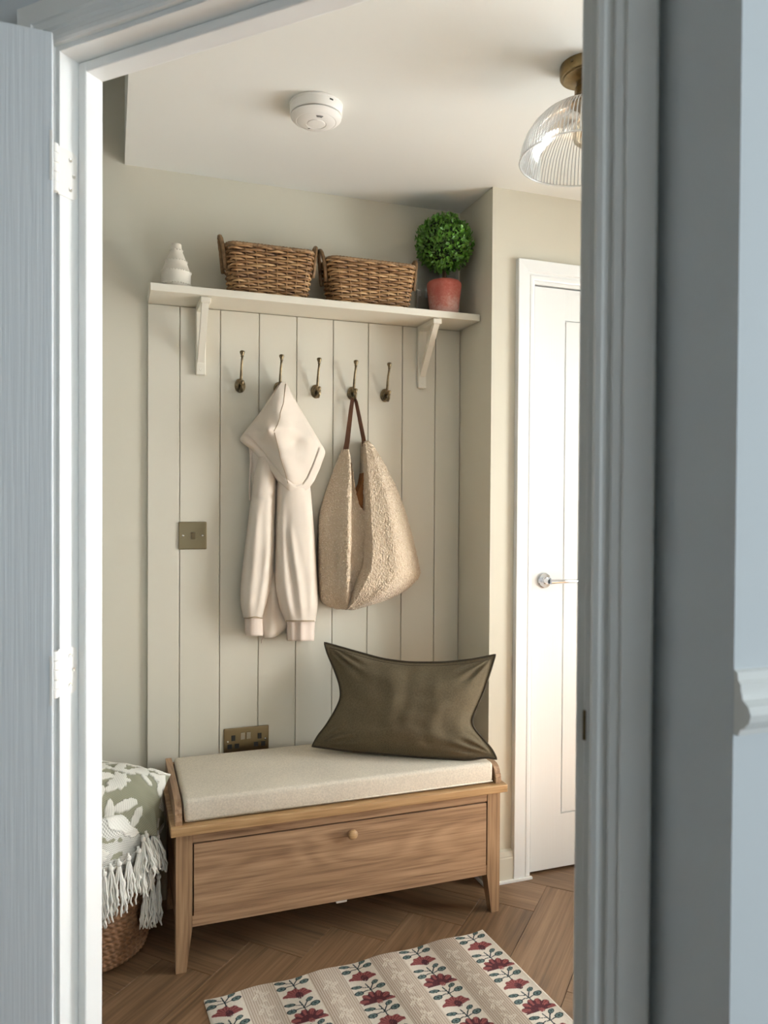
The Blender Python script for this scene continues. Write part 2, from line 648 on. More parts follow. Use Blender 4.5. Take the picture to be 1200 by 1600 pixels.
def rbf(ctrl):
    P = np.array([[a, b] for a, b, c in ctrl], float)
    z = np.array([c for a, b, c in ctrl], float)
    n = len(P)
    d = np.linalg.norm(P[:, None] - P[None], axis=2)
    k = lambda r: np.where(r > 0, r * r * np.log(np.maximum(r, 1e-9)), 0)
    A = np.zeros((n + 3, n + 3))
    A[:n, :n] = k(d) + np.eye(n) * 12.0
    A[:n, n] = 1
    A[:n, n + 1:] = P
    A[n, :n] = 1
    A[n + 1:, :n] = P.T
    s = np.linalg.solve(A, np.concatenate([z, [0, 0, 0]]))

    def f(x, y):
        r = np.hypot(P[:, 0] - x, P[:, 1] - y)
        return float(k(r) @ s[:n] + s[n] + s[n + 1] * x + s[n + 2] * y)
    return f


# ------------------------------------------------------------------ dimensions of the place
DB = 2.4926            # panelled back wall
PF = DB - 0.012        # front of the panelling
DR = 2.245             # wall with the white inner door
XN = 1.1745            # alcove side wall
ZC = 2.289             # ceiling
XV = 0.0404            # ceiling edge at the stair void
XE = 2.40              # right end wall of the lobby
XL = -1.0              # left wall of the lobby
A0 = Vector((-0.0777, 1.3486, 0))
WV = Vector((math.sqrt(0.5), -math.sqrt(0.5), 0))
NV = Vector((math.sqrt(0.5), math.sqrt(0.5), 0))


def FW(t, d, z):
    p = A0 + WV * t + NV * d
    return (p.x, p.y, z)


ID = lambda x, y, z: (x, y, z)

# ------------------------------------------------------------------ structure
o = MB().box(XL - 0.1, XN + 0.02, DB, DB + 0.1, -0.05, 3.7).build('wall_back', 'wall')
tag(o, 'beige painted back wall above and beside the panelling', 'wall', kind='structure')

mb = MB()
mb.box(XN, 1.30, DR, DB + 0.1, -0.05, 2.6)
mb.box(1.30, 2.134, DR, DR + 0.1, 2.02, 2.6)
mb.box(2.134, XE + 0.1, DR, DR + 0.1, -0.05, 2.6)
o = mb.build('wall_right', 'wall')
tag(o, 'beige wall beside the alcove holding the white inner door', 'wall', kind='structure')
o = MB().box(1.25, 2.2, DR + 0.12, DR + 0.16, -0.05, 2.1).build('wall_behind_door', 'dark')  # flat near-black panel close behind the door opening
tag(o, 'flat dark panel behind the white inner door', 'wall', kind='structure')

o = MB().box(XV, XE + 0.1, 0.56, DB + 0.1, ZC, ZC + 0.26).build('ceiling', 'ceiling')
tag(o, 'white lobby ceiling ending at the stair void', 'ceiling', kind='structure')
o = MB().box(XL - 0.1, XE + 0.1, 0.5, DB + 0.1, 3.6, 3.7).build('ceiling_upper', 'ceiling')
tag(o, 'upper landing ceiling above the stair void', 'ceiling', kind='structure')
o = MB().box(XL - 0.1, XL, 1.9, DB + 0.1, -0.05, 3.7).build('wall_left', 'wall')
tag(o, 'beige wall at the left end of the lobby', 'wall', kind='structure')

o = MB().box(XV, XV + 0.1, 0.5, DB + 0.1, ZC + 0.26, 3.65).build('wall_sun_block', 'wall')  # unseen wall added to stop sun leaking in over the lobby ceiling
tag(o, 'added upper wall above the ceiling edge, keeping sun out of the stair void', 'wall', kind='structure')

# angled wall with the doorway
mb = MB()
mb.box(-1.42, -0.03, 0, 0.09, -0.05, 3.7, FW)
mb.box(-0.03, 0.872, 0, 0.09, 2.014, 3.7, FW)
mb.box(0.872, 0.918, 0, 0.09, -0.05, 3.7, FW)
o = mb.build('wall_front', 'hall_wall')
tag(o, 'angled partition wall around the open doorway', 'wall', kind='structure')

p1 = FW(0.918, 0, 0)
p2 = FW(0.918, 0.09, 0)
poly = [(p1[0], p1[1]), (p1[0], 0.583), (3.0, 0.583), (3.0, p2[1]), (p2[0], p2[1])]
o = MB().prism(poly, -0.05, 3.7, lambda a, b, h: (a, b, h)).build('wall_hall', 'hall_wall')
tag(o, 'pale hall wall with dado rail right of the doorway', 'wall', kind='structure')

# right end wall with glazed front door opening
mb = MB()
mb.box(XE, XE + 0.1, p2[1] - 0.1, 0.93, -0.05, 2.6)
mb.box(XE, XE + 0.1, 1.77, DR + 0.1, -0.05, 2.6)
mb.box(XE, XE + 0.1, 0.93, 1.77, 2.12, 2.6)
o = mb.build('wall_end', 'wall')
tag(o, 'beige end wall around the glazed front door', 'wall', kind='structure')
d3 = empty('door_3', (XE + 0.05, 1.35, 0))
tag(d3, 'glazed white front door at the right end of the lobby', 'door', kind='structure')
mb = MB()
mb.box(XE + 0.02, XE + 0.07, 0.93, 1.03, 0.0, 2.12)
mb.box(XE + 0.02, XE + 0.07, 1.67, 1.77, 0.0, 2.12)
mb.box(XE + 0.02, XE + 0.07, 1.03, 1.67, 2.02, 2.12)
mb.box(XE + 0.02, XE + 0.07, 1.03, 1.67, 0.0, 0.24)
mb.build('door_frame', 'gloss', d3)
MB().box(XE + 0.042, XE + 0.048, 1.03, 1.67, 0.24, 2.02).build('glass_pane', 'window_glass', d3)

# the hall behind the camera
o = MB().box(-1.9, -1.8, -2.1, 2.5, -0.05, 2.5).build('wall_hall_left', 'hall_wall')
tag(o, 'pale hall wall on the left behind the open door', 'wall', kind='structure')
mb = MB()
mb.box(-1.9, 0.8, -2.0, -1.9, -0.05, 2.5)
mb.box(2.3, 3.1, -2.0, -1.9, -0.05, 2.5)
mb.box(0.8, 2.3, -2.0, -1.9, -0.05, 0.7)
mb.box(0.8, 2.3, -2.0, -1.9, 2.2, 2.5)
o = mb.build('wall_hall_back', 'hall_wall')
tag(o, 'pale hall wall with a window behind the viewer', 'wall', kind='structure')
w1 = empty('window_1', (1.55, -1.95, 0.7))
tag(w1, 'white framed hall window behind the viewer', 'window', kind='structure')
mb = MB()
for x in (0.8, 1.52, 2.24):
    mb.box(x, x + 0.06, -1.98, -1.92, 0.7, 2.2)
mb.box(0.86, 2.24, -1.98, -1.92, 0.7, 0.76)
mb.box(0.86, 2.24, -1.98, -1.92, 2.14, 2.2)
mb.build('window_frame', 'gloss', w1)
MB().box(0.86, 2.24, -1.953, -1.947, 0.76, 2.14).build('glass_pane', 'window_glass', w1)
o = MB().box(3.0, 3.1, -2.0, 0.8, -0.05, 2.5).build('wall_hall_right', 'hall_wall')
tag(o, 'pale hall wall on the far right outside the view', 'wall', kind='structure')
o = MB().prism([(-1.9, -2.0), (3.1, -2.0), (3.1, 0.62), (0.63, 0.62), (-1.1, 2.36), (-1.9, 2.5)], 2.4, 2.5, lambda a, b, h: (a, b, h)).build('ceiling_hall', 'ceiling')
tag(o, 'white hall ceiling above the viewer', 'ceiling', kind='structure')

# floor and herringbone planks
fl = MB().box(-1.9, 3.1, -2.0, DB + 0.1, -0.06, -0.006).build('floor', 'subfloor_gap_shade')
tag(fl, 'oak herringbone plank floor', 'floor', kind='structure')


def clip_poly(poly, bounds):
    for ax, sgn, lim in bounds:
        out = []
        for i in range(len(poly)):
            a, b = poly[i - 1], poly[i]
            da, db = sgn * (a[ax] - lim), sgn * (b[ax] - lim)
            if da >= 0:
                out.append(a)
            if (da >= 0) != (db >= 0):
                t = da / (da - db)
                out.append((a[0] + (b[0] - a[0]) * t, a[1] + (b[1] - a[1]) * t))
        poly = out
        if len(poly) < 3:
            return []
    # drop doubles
    res = []
    for q in poly:
        if not res or math.hypot(q[0] - res[-1][0], q[1] - res[-1][1]) > 1e-4:
            res.append(q)
    return res if len(res) > 2 else []


PW, PN = 0.1722, 4
AP = Vector((1.352, 2.165))
ex = Vector((math.sqrt(.5), math.sqrt(.5)))
ey = Vector((math.sqrt(.5), -math.sqrt(.5)))
GAP = 0.0007


def plank(x0, x1, y0, y1):
    vert = (y1 - y0) > (x1 - x0)
    cs = [(x0, y0), (x1, y0), (x1, y1), (x0, y1)]
    g = GAP / PW
    cs = [(x0 + g, y0 + g), (x1 - g, y0 + g), (x1 - g, y1 - g), (x0 + g, y1 - g)]
    pts = []
    for a, b in cs:
        q = AP + ex * ((a - PN) * PW) + ey * (b * PW)
        pts.append((q.x, q.y))
    pts = clip_poly(pts, [(0, 1, XL), (0, -1, XE), (1, 1, 0.4), (1, -1, DB)])
    if not pts:
        return
    ar = 0.5 * abs(sum(pts[i - 1][0] * pts[i][1] - pts[i][0] * pts[i - 1][1] for i in range(len(pts))))
    if ar < 1e-4:
        return
    d = ey if vert else ex
    ang = math.atan2(d.y, d.x)
    cx = sum(p[0] for p in pts) / len(pts)
    cy = sum(p[1] for p in pts) / len(pts)
    ca, sa = math.cos(-ang), math.sin(-ang)
    loc = [((x - cx) * ca - (y - cy) * sa, (x - cx) * sa + (y - cy) * ca) for x, y in pts]
    k = 0.0012
    n = len(loc)
    # top ring slightly inset: bevelled joint
    vs = [(a, b, -0.006) for a, b in loc] + [(a, b, -0.0010) for a, b in loc]
    L = [math.hypot(a, b) for a, b in loc]
    vs += [(a * (1 - k / l), b * (1 - k / l), 0.0) for (a, b), l in zip(loc, L)]
    fs = [tuple(range(n))[::-1], tuple(range(2 * n, 3 * n))]
    for r_ in (0, n):
        fs += [(r_ + i, r_ + (i + 1) % n, r_ + n + (i + 1) % n, r_ + n + i) for i in range(n)]
    mbp = MB().add(vs, fs)
    ob = mbp.build('plank', 'plank')
    ob.parent = fl
    ob.location = (cx, cy, 0)
    ob.rotation_euler = (0, 0, ang)


for i in range(-40, 40):
    for j in range(-8, 9):
        # tile rows repeat every 2n along x
        x = i + 2 * PN * j
        q = AP + ex * ((x + PN / 2 - PN) * PW) + ey * (i * PW)
        if -1.9 < q.x < 3.1 and -0.3 < q.y < 3.2:
            plank(x, x + PN, i, i + 1)
        q = AP + ex * (x * PW) + ey * ((i - PN / 2) * PW)
        if -1.9 < q.x < 3.1 and -0.3 < q.y < 3.2:
            plank(x + PN, x + PN + 1, i - PN + 1, i + 1)

# panelling
gx = [0.109, 0.205, 0.330, 0.4545, 0.579, 0.704, 0.8285, 0.953, 1.0775, 1.1735]
pn = MB().box(gx[0], gx[-1], DB - 0.006, DB - 0.0002, 0.0, 1.868).build('trim_1', 'panel')
tag(pn, 'beige tongue-and-groove wall panelling behind the bench', 'panelling', kind='structure')
for a, b in zip(gx, gx[1:]):
    MB().bbox(a + (0.0012 if a > 0.11 else 0), b - 0.0012, PF, DB - 0.004, 0.0, 1.8675, 0.0018, 2).build('board', 'panel', pn)

# skirting right of the alcove and along the alcove side
sk = empty('baseboard_right', (1.22, DR, 0))
tag(sk, 'beige skirting board between the bench and the white inner door', 'skirting', kind='structure')
prof = [(0, 0), (0.016, 0), (0.016, 0.078), (0.0145, 0.082), (0.0145, 0.086), (0.011, 0.1), (0, 0.104)]
MB().prism(prof, XN - 0.016, 1.268, lambda d, z, x: (x, DR - d, z)).build('board', 'wall', sk)
MB().prism(prof, DR, PF - 0.001, lambda d, z, y: (XN - d, y, z)).build('board', 'wall', sk)
mb = MB()
mb.box(XN - 0.022, 1.33, DR - 0.026, DR - 0.016, 0.0004, 0.008)
mb.box(XN - 0.024, XN - 0.016, DR - 0.02, PF - 0.002, 0.0004, 0.008)
c_ = mb.build('sealant', 'caulk', sk)
c_['label'] = 'white sealant bead along the floor'

# ------------------------------------------------------------------ white inner door (door_2) with architrave
DX0 = 1.3365
DX1 = DX0 + 0.762
d2 = empty('door_2', ((DX0 + DX1) / 2, DR, 0))
tag(d2, 'closed white cottage-style inner door with chrome lever handle', 'door', kind='structure')
yf = DR + 0.004
gr0, gr1 = 1.456, DX1 - 0.12
gz0, gz1 = 0.192, 1.878
mb = MB()
mb.bbox(DX0, gr0, yf, yf + 0.035, 0.008, 1.984, 0.0015)
mb.bbox(gr1, DX1, yf, yf + 0.035, 0.008, 1.984, 0.0015)
mb.box(gr0 - 0.001, gr1 + 0.001, yf, yf + 0.035, 0.009, gz0)
mb.box(gr0 - 0.001, gr1 + 0.001, yf, yf + 0.035, gz1, 1.983)
mb.box(gr0 - 0.001, gr1 + 0.001, yf + 0.008, yf + 0.033, gz0, gz1)
mb.build('leaf', 'grain_door', d2)
nb = 8
bw = (gr1 - gr0 - 0.006) / nb
for k in range(nb):
    MB().bbox(gr0 + 0.003 + k * bw + 0.0008, gr0 + 0.003 + (k + 1) * bw - 0.0008, yf + 0.001, yf + 0.0085, gz0 + 0.003, gz1 - 0.003, 0.0025, 2).build('door_board', 'grain_door', d2)
# frame lining and architrave
mb = MB()
mb.box(1.302, DX0 - 0.003, DR - 0.001, DR + 0.1, 0, 2.018)
mb.box(DX1 + 0.003, 2.132, DR - 0.001, DR + 0.1, 0, 2.018)
mb.box(DX0 - 0.003, DX1 + 0.003, DR - 0.001, DR + 0.1, 1.988, 2.018)
mb.build('frame', 'gloss', d2)
AR = [(0, 0), (0, 0.009), (0.004, 0.012), (0.014, 0.013), (0.017, 0.0105), (0.022, 0.0105), (0.026, 0.0175), (0.062, 0.0195), (0.064, 0.018), (0.064, 0)]
ax0 = 1.3265
MB().prism(AR, 0, 2.0625, lambda a, d, z: (ax0 - a, DR - d, min(z, 1.9985 + a) if z > 1 else z)).build('architrave', 'gloss', d2)
ax1 = DX1 + 0.01
MB().prism(AR, 0, 2.0625, lambda a, d, z: (ax1 + a, DR - d, min(z, 1.9985 + a) if z > 1 else z)).build('architrave', 'gloss', d2)
MB().prism(AR, 0, 1, lambda a, d, s: ((ax0 - a) if s == 0 else (ax1 + a), DR - d, 1.9985 + a)).build('architrave', 'gloss', d2)
# lever handle
hc = (1.382, yf, 0.996)
hd = MB().lathe([(0.0255, 0.0), (0.0255, 0.006), (0.023, 0.0085), (0.012, 0.009), (0.0095, 0.012), (0.0095, 0.04)], 32, hc, 'y').build('handle', 'chrome', d2, angle=40)
hd['label'] = 'chrome lever handle on a round rose'
lv = [(hc[0] - 0.002, hc[1] - 0.046, hc[2]), (hc[0] + 0.02, hc[1] - 0.05, hc[2] + 0.001), (hc[0] + 0.05, hc[1] - 0.052, hc[2] + 0.001), (hc[0] + 0.09, hc[1] - 0.05, hc[2]), (hc[0] + 0.122, hc[1] - 0.045, hc[2] + 0.001)]
MB().tube(lv, [0.0105, 0.0105, 0.009, 0.0075, 0.007], 12, flat=(0.8, 1)).build('lever', 'chrome', hd, smooth=True, angle=50)

# ------------------------------------------------------------------ doorway frame (trim_2)
fr = empty('trim_2', FW(0.42, 0.04, 0))
tag(fr, 'white painted door frame and architrave of the open doorway', 'door frame', kind='structure')
MB().bbox(-0.03, 0, 0, 0.09, 0, 2.012, 0.0012, fn=FW).build('jamb', 'gloss', fr)
MB().bbox(0.842, 0.872, 0, 0.09, 0, 2.012, 0.0012, fn=FW).build('jamb', 'gloss', fr)
MB().bbox(-0.0295, 0.8715, 0.0002, 0.0898, 1.984, 2.013, 0.0012, fn=FW).build('head', 'gloss', fr)
ST = 0.017
MB().bbox(0, ST, 0.038, 0.076, 0, 1.984, 0.0025, fn=FW).build('stop', 'gloss', fr)
MB().bbox(0.842 - ST, 0.842, 0.038, 0.076, 0, 1.984, 0.0025, fn=FW).build('stop', 'gloss', fr)
MB().bbox(ST - 0.001, 0.842 - ST + 0.001, 0.0382, 0.0758, 1.984 - ST, 1.984, 0.0025, fn=FW).build('stop', 'gloss', fr)
AF = [(0, 0), (0, 0.008), (0.003, 0.011), (0.009, 0.012), (0.012, 0.0095), (0.020, 0.0095), (0.023, 0.0145), (0.034, 0.0155), (0.036, 0.0185), (0.066, 0.0195), (0.068, 0.018), (0.068, 0)]
for side in (-1, 1):
    t0 = -0.008 if side < 0 else 0.850
    MB().prism(AF, 0, 2.06, lambda a, d, z: FW(t0 + side * a, -d, min(z, 1.992 + a) if z > 1 else z)).build('architrave', 'gloss', fr)
    MB().prism(AF, 0, 2.06, lambda a, d, z: FW(t0 + side * min(a, 0.03 if side > 0 else 1), 0.09 + d, min(z, 1.992 + a) if z > 1 else z)).build('architrave', 'gloss', fr)
MB().prism(AF, 0, 1, lambda a, d, s: FW((-0.008 - a) if s == 0 else (0.850 + a), -d, 1.992 + a)).build('architrave', 'gloss', fr)
sp_ = MB().bbox(0.8405, 0.8445, -0.0008, 0.03, 0.985, 1.02, 0.0005, 1, fn=FW).build('strike_plate', 'bronze', fr)
sp_['label'] = 'dark metal strike plate'

# ------------------------------------------------------------------ open hall door (door_1)
LC = Vector((-0.084, 1.292))
LD = Vector((-1.0, -0.035)).normalized()
LB = Vector((-LD.y, LD.x)) if LD.x > 0 else Vector((LD.y, -LD.x))   # towards the far face


def LF(s, b, z):
    q = LC + LD * s + LB * b
    return (q.x, q.y, z)


d1 = empty('door_1', LF(0.4, 0.02, 0))
tag(d1, 'white wood-grained hall door standing open at the left edge', 'door', kind='structure')
MB().bbox(0, 0.838, 0, 0.035, 0.006, 1.981, 0.002, fn=LF).build('leaf', 'hall_door', d1)
for z in (1.792, 0.978, 0.21):
    h = empty('hinge', FW(0, 0.0, z))
    h.parent = d1
    h.matrix_parent_inverse = world_of(d1).inverted()
    hz = 0.0385
    # leaf on the jamb, rounded corners
    pl = []
    for cx_, cz_, a0 in ((0.024, hz - 0.01, 0), (-0.004, hz, None), (-0.004, -hz, None), (0.024, -hz + 0.01, -90)):
        if a0 is None:
            pl.append((cx_, cz_))
        else:
            for k in range(6):
                a = R(a0 + (90 * k / 5))
                pl.append((cx_ + 0.01 * math.cos(a), cz_ + 0.01 * math.sin(a)))
    pl = [pl[i] for i in range(6)] + [pl[6], pl[7]] + [pl[8 + i] for i in range(6)]
    lf = MB().prism(pl, -0.0005, 0.0022, lambda a, b, t: FW(t, a, z + b)).build('hinge_leaf', 'plastic', d1)
    lf.parent = h
    lf.matrix_parent_inverse = world_of(h).inverted()
    mb = MB()
    kn = Vector(FW(0.002, -0.013, 0))
    for k in range(5):
        zz = z - hz + k * hz * 0.4
        mb.lathe([(0.006, 0.0), (0.0068, 0.0006), (0.0068, hz * 0.4 - 0.0012), (0.006, hz * 0.4 - 0.0004)], 14, (kn.x, kn.y, zz))
    kk = mb.build('knuckle', 'plastic', h, angle=40)
    for dd, dz in ((0.02, 0.024), (0.027, 0.0), (0.02, -0.024)):
        mb = MB()
        c = Vector(FW(0.0022, dd, z + dz))
        vs = []
        for rr, tt in ((0.0036, 0.0), (0.0032, 0.0008), (0.0012, 0.0004)):
            for k in range(12):
                a = 2 * math.pi * k / 12
                vs.append(FW(0.0022 + tt, dd + rr * math.cos(a), z + dz + rr * math.sin(a)))
        fs = [(r_ * 12 + k, r_ * 12 + (k + 1) % 12, (r_ + 1) * 12 + (k + 1) % 12, (r_ + 1) * 12 + k) for r_ in range(2) for k in range(12)]
        fs.append(tuple(range(24, 36)))
        mb.add(vs, fs).build('screw', 'steel', h)
    MB().box(0.001, 0.0035 + 0.001, -0.0012, 0.002, z - hz, z + hz, LF).build('leaf_plate', 'plastic', h)

# dado rail on the hall wall
DRP = [(0, 0), (0.006, 0), (0.008, 0.006), (0.013, 0.009), (0.019, 0.016), (0.021, 0.023), (0.018, 0.031), (0.011, 0.036), (0.010, 0.041), (0.0085, 0.045), (0.0085, 0.050), (0.005, 0.054), (0.004, 0.061), (0, 0.063)]
o = MB().prism(DRP, p1[0] + 0.0003, 2.999, lambda d, z, x: (x, 0.5829 - d, 1.036 + z)).build('trim_3', 'gloss')
tag(o, 'white moulded dado rail on the hall wall', 'dado rail', kind='structure')


# ------------------------------------------------------------------ wall shelf with brackets
SHZ, SHY = 1.8915, 2.324
sh = empty('wall_shelf', (0.64, 2.4, 1.86))
tag(sh, 'cream painted wall shelf on two wooden brackets above the coat hooks', 'shelf')
MB().bbox(0.1085, 1.1715, SHY, DB - 0.0005, SHZ - 0.0225, SHZ, 0.0015).build('shelf_board', 'shelf', sh)
for bx in (0.268, 1.022):
    zt = SHZ - 0.0225
    b_ = MB().bbox(bx - 0.0155, bx + 0.0155, PF - 0.016, PF, 1.655, zt, 0.003).build('bracket', 'shelf', sh)
    MB().bbox(bx - 0.0155, bx + 0.0155, SHY + 0.012, PF - 0.015, zt - 0.018, zt, 0.003).build('bracket_arm', 'shelf', b_)
    pl = [(SHY + 0.016, zt - 0.017), (SHY + 0.034, zt - 0.017), (PF - 0.014, 1.684), (PF - 0.014, 1.712 - 0.05)]
    pl = [(SHY + 0.018, zt - 0.017), (SHY + 0.038, zt - 0.017), (PF - 0.015, 1.722), (PF - 0.015, 1.692)]
    MB().prism(pl, bx - 0.010, bx + 0.010, lambda a, b, h: (h, a, b)).build('brace', 'shelf', b_)
    for zz in (1.672, 1.80):
        MB().lathe([(0.0045, 0), (0.004, 0.0008), (0.0012, 0.0004)], 12, (bx, PF - 0.016, zz), 'y').build('screw', 'shelf', b_)

# ------------------------------------------------------------------ coat hooks
hook_px = [(375.0, 603), (435.5, 608), (493.5, 612), (550.0, 615), (601.5, 618)]


def make_hook(c):
    h = empty('coat_hook', c)
    x, y, z = c
    pl_ = MB().lathe([(0.0175, 0), (0.0175, 0.002), (0.0145, 0.0042), (0.012, 0.0038), (0.0105, 0.0058), (0.004, 0.0075), (1e-6, 0.008)], 28, (x, y, z), 'y', 1.0, 1.3).build('backplate', 'bronze', h, angle=50)
    for s in (-1, 1):
        MB().sphere((x + s * 0.0122, y - 0.0042, z), 0.0026, 8, 6, (1, 0.5, 1)).build('screw', 'brass', pl_, smooth=True)
    st = [(x, y - 0.004, z + 0.002), (x, y - 0.016, z + 0.008), (x, y - 0.023, z + 0.022), (x, y - 0.0265, z + 0.042), (x, y - 0.032, z + 0.06), (x, y - 0.0395, z + 0.075), (x, y - 0.043, z + 0.088)]
    MB().tube(st, [0.0062, 0.0056, 0.0047, 0.0042, 0.004, 0.0038, 0.0036], 12).build('stem', 'bronze', h, smooth=True)
    MB().lathe([(0.0036, 0.0), (0.0056, 0.0008), (0.0056, 0.0024), (0.004, 0.0035), (0.0052, 0.0058), (0.0078, 0.0125), (0.0082, 0.0155), (0.007, 0.0185), (0.003, 0.020), (1e-6, 0.0203)], 18, (x, y - 0.0432, z + 0.086)).build('finial', 'bronze', h, angle=50)
    lo = [(x, y - 0.004, z - 0.004), (x, y - 0.016, z - 0.016), (x, y - 0.029, z - 0.0195), (x, y - 0.0385, z - 0.013), (x, y - 0.041, z - 0.002)]
    pr = MB().tube(lo, [0.0062, 0.0064, 0.006, 0.0048, 0.0038], 12).build('prong', 'bronze', h, smooth=True)
    MB().lathe([(0.0036, 0.0), (0.0052, 0.0008), (0.0052, 0.002), (0.004, 0.003), (0.0074, 0.0095), (0.0074, 0.012), (0.005, 0.0145), (1e-6, 0.0155)], 16, (x, y - 0.0413, z - 0.003)).build('finial', 'bronze', pr, angle=50)
    return h


HK = [W(px, py, PF) for px, py in hook_px]
hk0 = make_hook(HK[0])
hook_labels = ['empty bronze coat hook nearest the left shelf bracket', 'bronze coat hook holding the cream hoodie', 'empty bronze coat hook between hoodie and teddy bag', 'bronze coat hook holding the teddy bag strap', 'empty bronze coat hook nearest the right shelf bracket']
for i, c in enumerate(HK):
    h = hk0 if i == 0 else copy_tree(hk0)
    h.location = c
    tag(h, hook_labels[i], 'coat hook', 'double coat hooks on the panelling')

# ------------------------------------------------------------------ switch and socket
sw = empty('light_switch', (0.2455, PF, 1.148))
tag(sw, 'square antique brass light switch on the panelling', 'light switch')
pl_ = MB().bbox(0.202, 0.289, PF - 0.0055, PF, 1.105, 1.192, 0.003, 3).build('plate', 'plate', sw)
MB().prism([(0, 0), (0.0035, 0), (0.0065, 0.02), (0, 0.02)], 0.2405, 0.2515, lambda d, z, x: (x, PF - 0.0055 - d, 1.138 + z)).build('rocker', 'plate', sw)
MB().box(0.2390, 0.2530, PF - 0.0058, PF - 0.005, 1.1362, 1.1597).build('rocker_surround', 'bronze', sw)
for x in (0.2155, 0.2755):
    MB().sphere((x, PF - 0.0055, 1.1485), 0.0034, 10, 6, (1, 0.45, 1)).build('screw', 'steel', sw, smooth=True)

so = empty('wall_socket', (0.417, PF, 0.482))
tag(so, 'double antique brass wall socket just above the bench seat', 'socket')
MB().bbox(0.344, 0.490, PF - 0.0055, PF, 0.439, 0.525, 0.003, 3).build('plate', 'plate', so)
for x in (0.4045, 0.4235):
    MB().prism([(0, 0), (0.0035, 0), (0.006, 0.023), (0, 0.023)], x - 0.0065, x + 0.0065, lambda d, z, xx: (xx, PF - 0.0055 - d, 0.487 + z)).build('rocker', 'steel', so)
for x in (0.3745, 0.4595):
    i_ = MB().bbox(x - 0.0062, x + 0.0062, PF - 0.0062, PF - 0.005, 0.484, 0.502, 0.0003, 1).build('socket_hole', 'dark', so)
    for s in (-0.0115, 0.0115):
        MB().bbox(x + s - 0.0072, x + s + 0.0072, PF - 0.0062, PF - 0.005, 0.459, 0.474, 0.0003, 1).build('socket_hole', 'dark', so)
for x in (0.357, 0.4785):
    MB().sphere((x, PF - 0.0055, 0.482), 0.0034, 10, 6, (1, 0.45, 1)).build('screw', 'steel', so, smooth=True)

# ------------------------------------------------------------------ storage bench
BF = 2.079
be = empty('storage_bench', (0.647, 2.27, 0))
tag(be, 'oak storage bench with drop-down front and round wooden knob', 'bench')
BZ = 0.397
MB().bbox(0.150, 1.146, BF - 0.018, 2.462, BZ - 0.024, BZ, 0.003).build('top', 'oak_top', be)
for lx, inner in ((0.165, 1), (1.087, -1)):
    for ly, f in ((BF, 1), (2.405, -1)):
        x0, x1 = lx, lx + 0.0425
        ti = 0.015
        xa, xb = (x0, x1 - ti) if inner > 0 else (x0 + ti, x1)
        y0, y1 = ly, ly + 0.0425
        ya, yb = (y0, y1 - ti) if f > 0 else (y0 + ti, y1)
        zt = BZ - 0.0235
        vs = [(xa, ya, 0.0005), (xb, ya, 0.0005), (xb, yb, 0.0005), (xa, yb, 0.0005)]
        for z in (0.118, zt):
            vs += [(x0, y0, z), (x1, y0, z), (x1, y1, z), (x0, y1, z)]
        fs = [(3, 2, 1, 0), (8, 9, 10, 11)]
        for r_ in (0, 4):
            fs += [(r_ + i, r_ + (i + 1) % 4, r_ + 4 + (i + 1) % 4, r_ + 4 + i) for i in range(4)]
        MB().add(vs, fs).build('leg', 'oak_z', be)
MB().bbox(0.2075, 1.087, BF + 0.002, BF + 0.022, 0.3445, BZ - 0.0235, 0.001).build('front_rail', 'oak_x', be)
MB().bbox(0.2075, 1.087, BF + 0.002, BF + 0.022, 0.118, 0.148, 0.001).build('bottom_rail', 'oak_x', be)
fp = MB().bbox(0.2112, 1.0835, BF + 0.001, BF + 0.020, 0.1482, 0.3405, 0.0012).build('drop_front', 'oak_x', be)
kx = W(549, 1301, BF)
MB().lathe([(0.0075, 0.0), (0.0065, 0.004), (0.0085, 0.0075), (0.0135, 0.0125), (0.0145, 0.018), (0.012, 0.0225), (0.006, 0.0245), (1e-6, 0.025)], 24, (kx.x, BF + 0.002, kx.z), 'y').build('knob', 'oak_top', fp, angle=50)
for x0, x1 in ((0.167, 0.183), (1.111, 1.127)):
    MB().bbox(x0, x1, BF + 0.0425, 2.405, 0.118, BZ - 0.0235, 0.001).build('side_panel', 'oak_y', be)
MB().bbox(0.2075, 1.087, 2.43, 2.442, 0.118, BZ - 0.0235, 0.001).build('back_panel', 'oak_x', be)
MB().bbox(0.2076, 1.0869, BF + 0.023, BF + 0.026, 0.1185, 0.372, 0.0005, 1).build('gap_shade_sheet', 'subfloor_gap_shade', be)  # dark sheet behind the drop front: shade in its gaps as colour
MB().bbox(0.183, 1.111, BF + 0.03, 2.43, 0.120, 0.132, 0.001).build('base_panel', 'oak_x', be)
for x0 in (0.1625, 1.1135):
    gp = [(2.46, BZ - 0.001), (BF - 0.002, BZ - 0.001), (BF - 0.002, BZ + 0.012), (BF + 0.001, BZ + 0.028)]
    for k in range(5):
        a = R(180 - 90 * k / 4 * 1.0)
        gp.append((BF + 0.041 + 0.036 * math.cos(a), BZ + 0.03 + 0.026 * math.sin(a)))
    gp.append((2.46, BZ + 0.058))
    MB().prism(gp, x0, x0 + 0.018, lambda a, b, h: (h, a, b)).build('end_gallery', 'oak_y', be)
MB().bbox(0.1805, 1.1135, 2.443, 2.46, BZ - 0.001, BZ + 0.045, 0.002).build('back_gallery', 'oak_x', be)
fb = MB().bbox(0.622, 0.655, BF + 0.05, BF + 0.075, 0.085, 0.120, 0.002).build('support_block', 'caulk', be)
fb['label'] = 'pale support block under the bench'

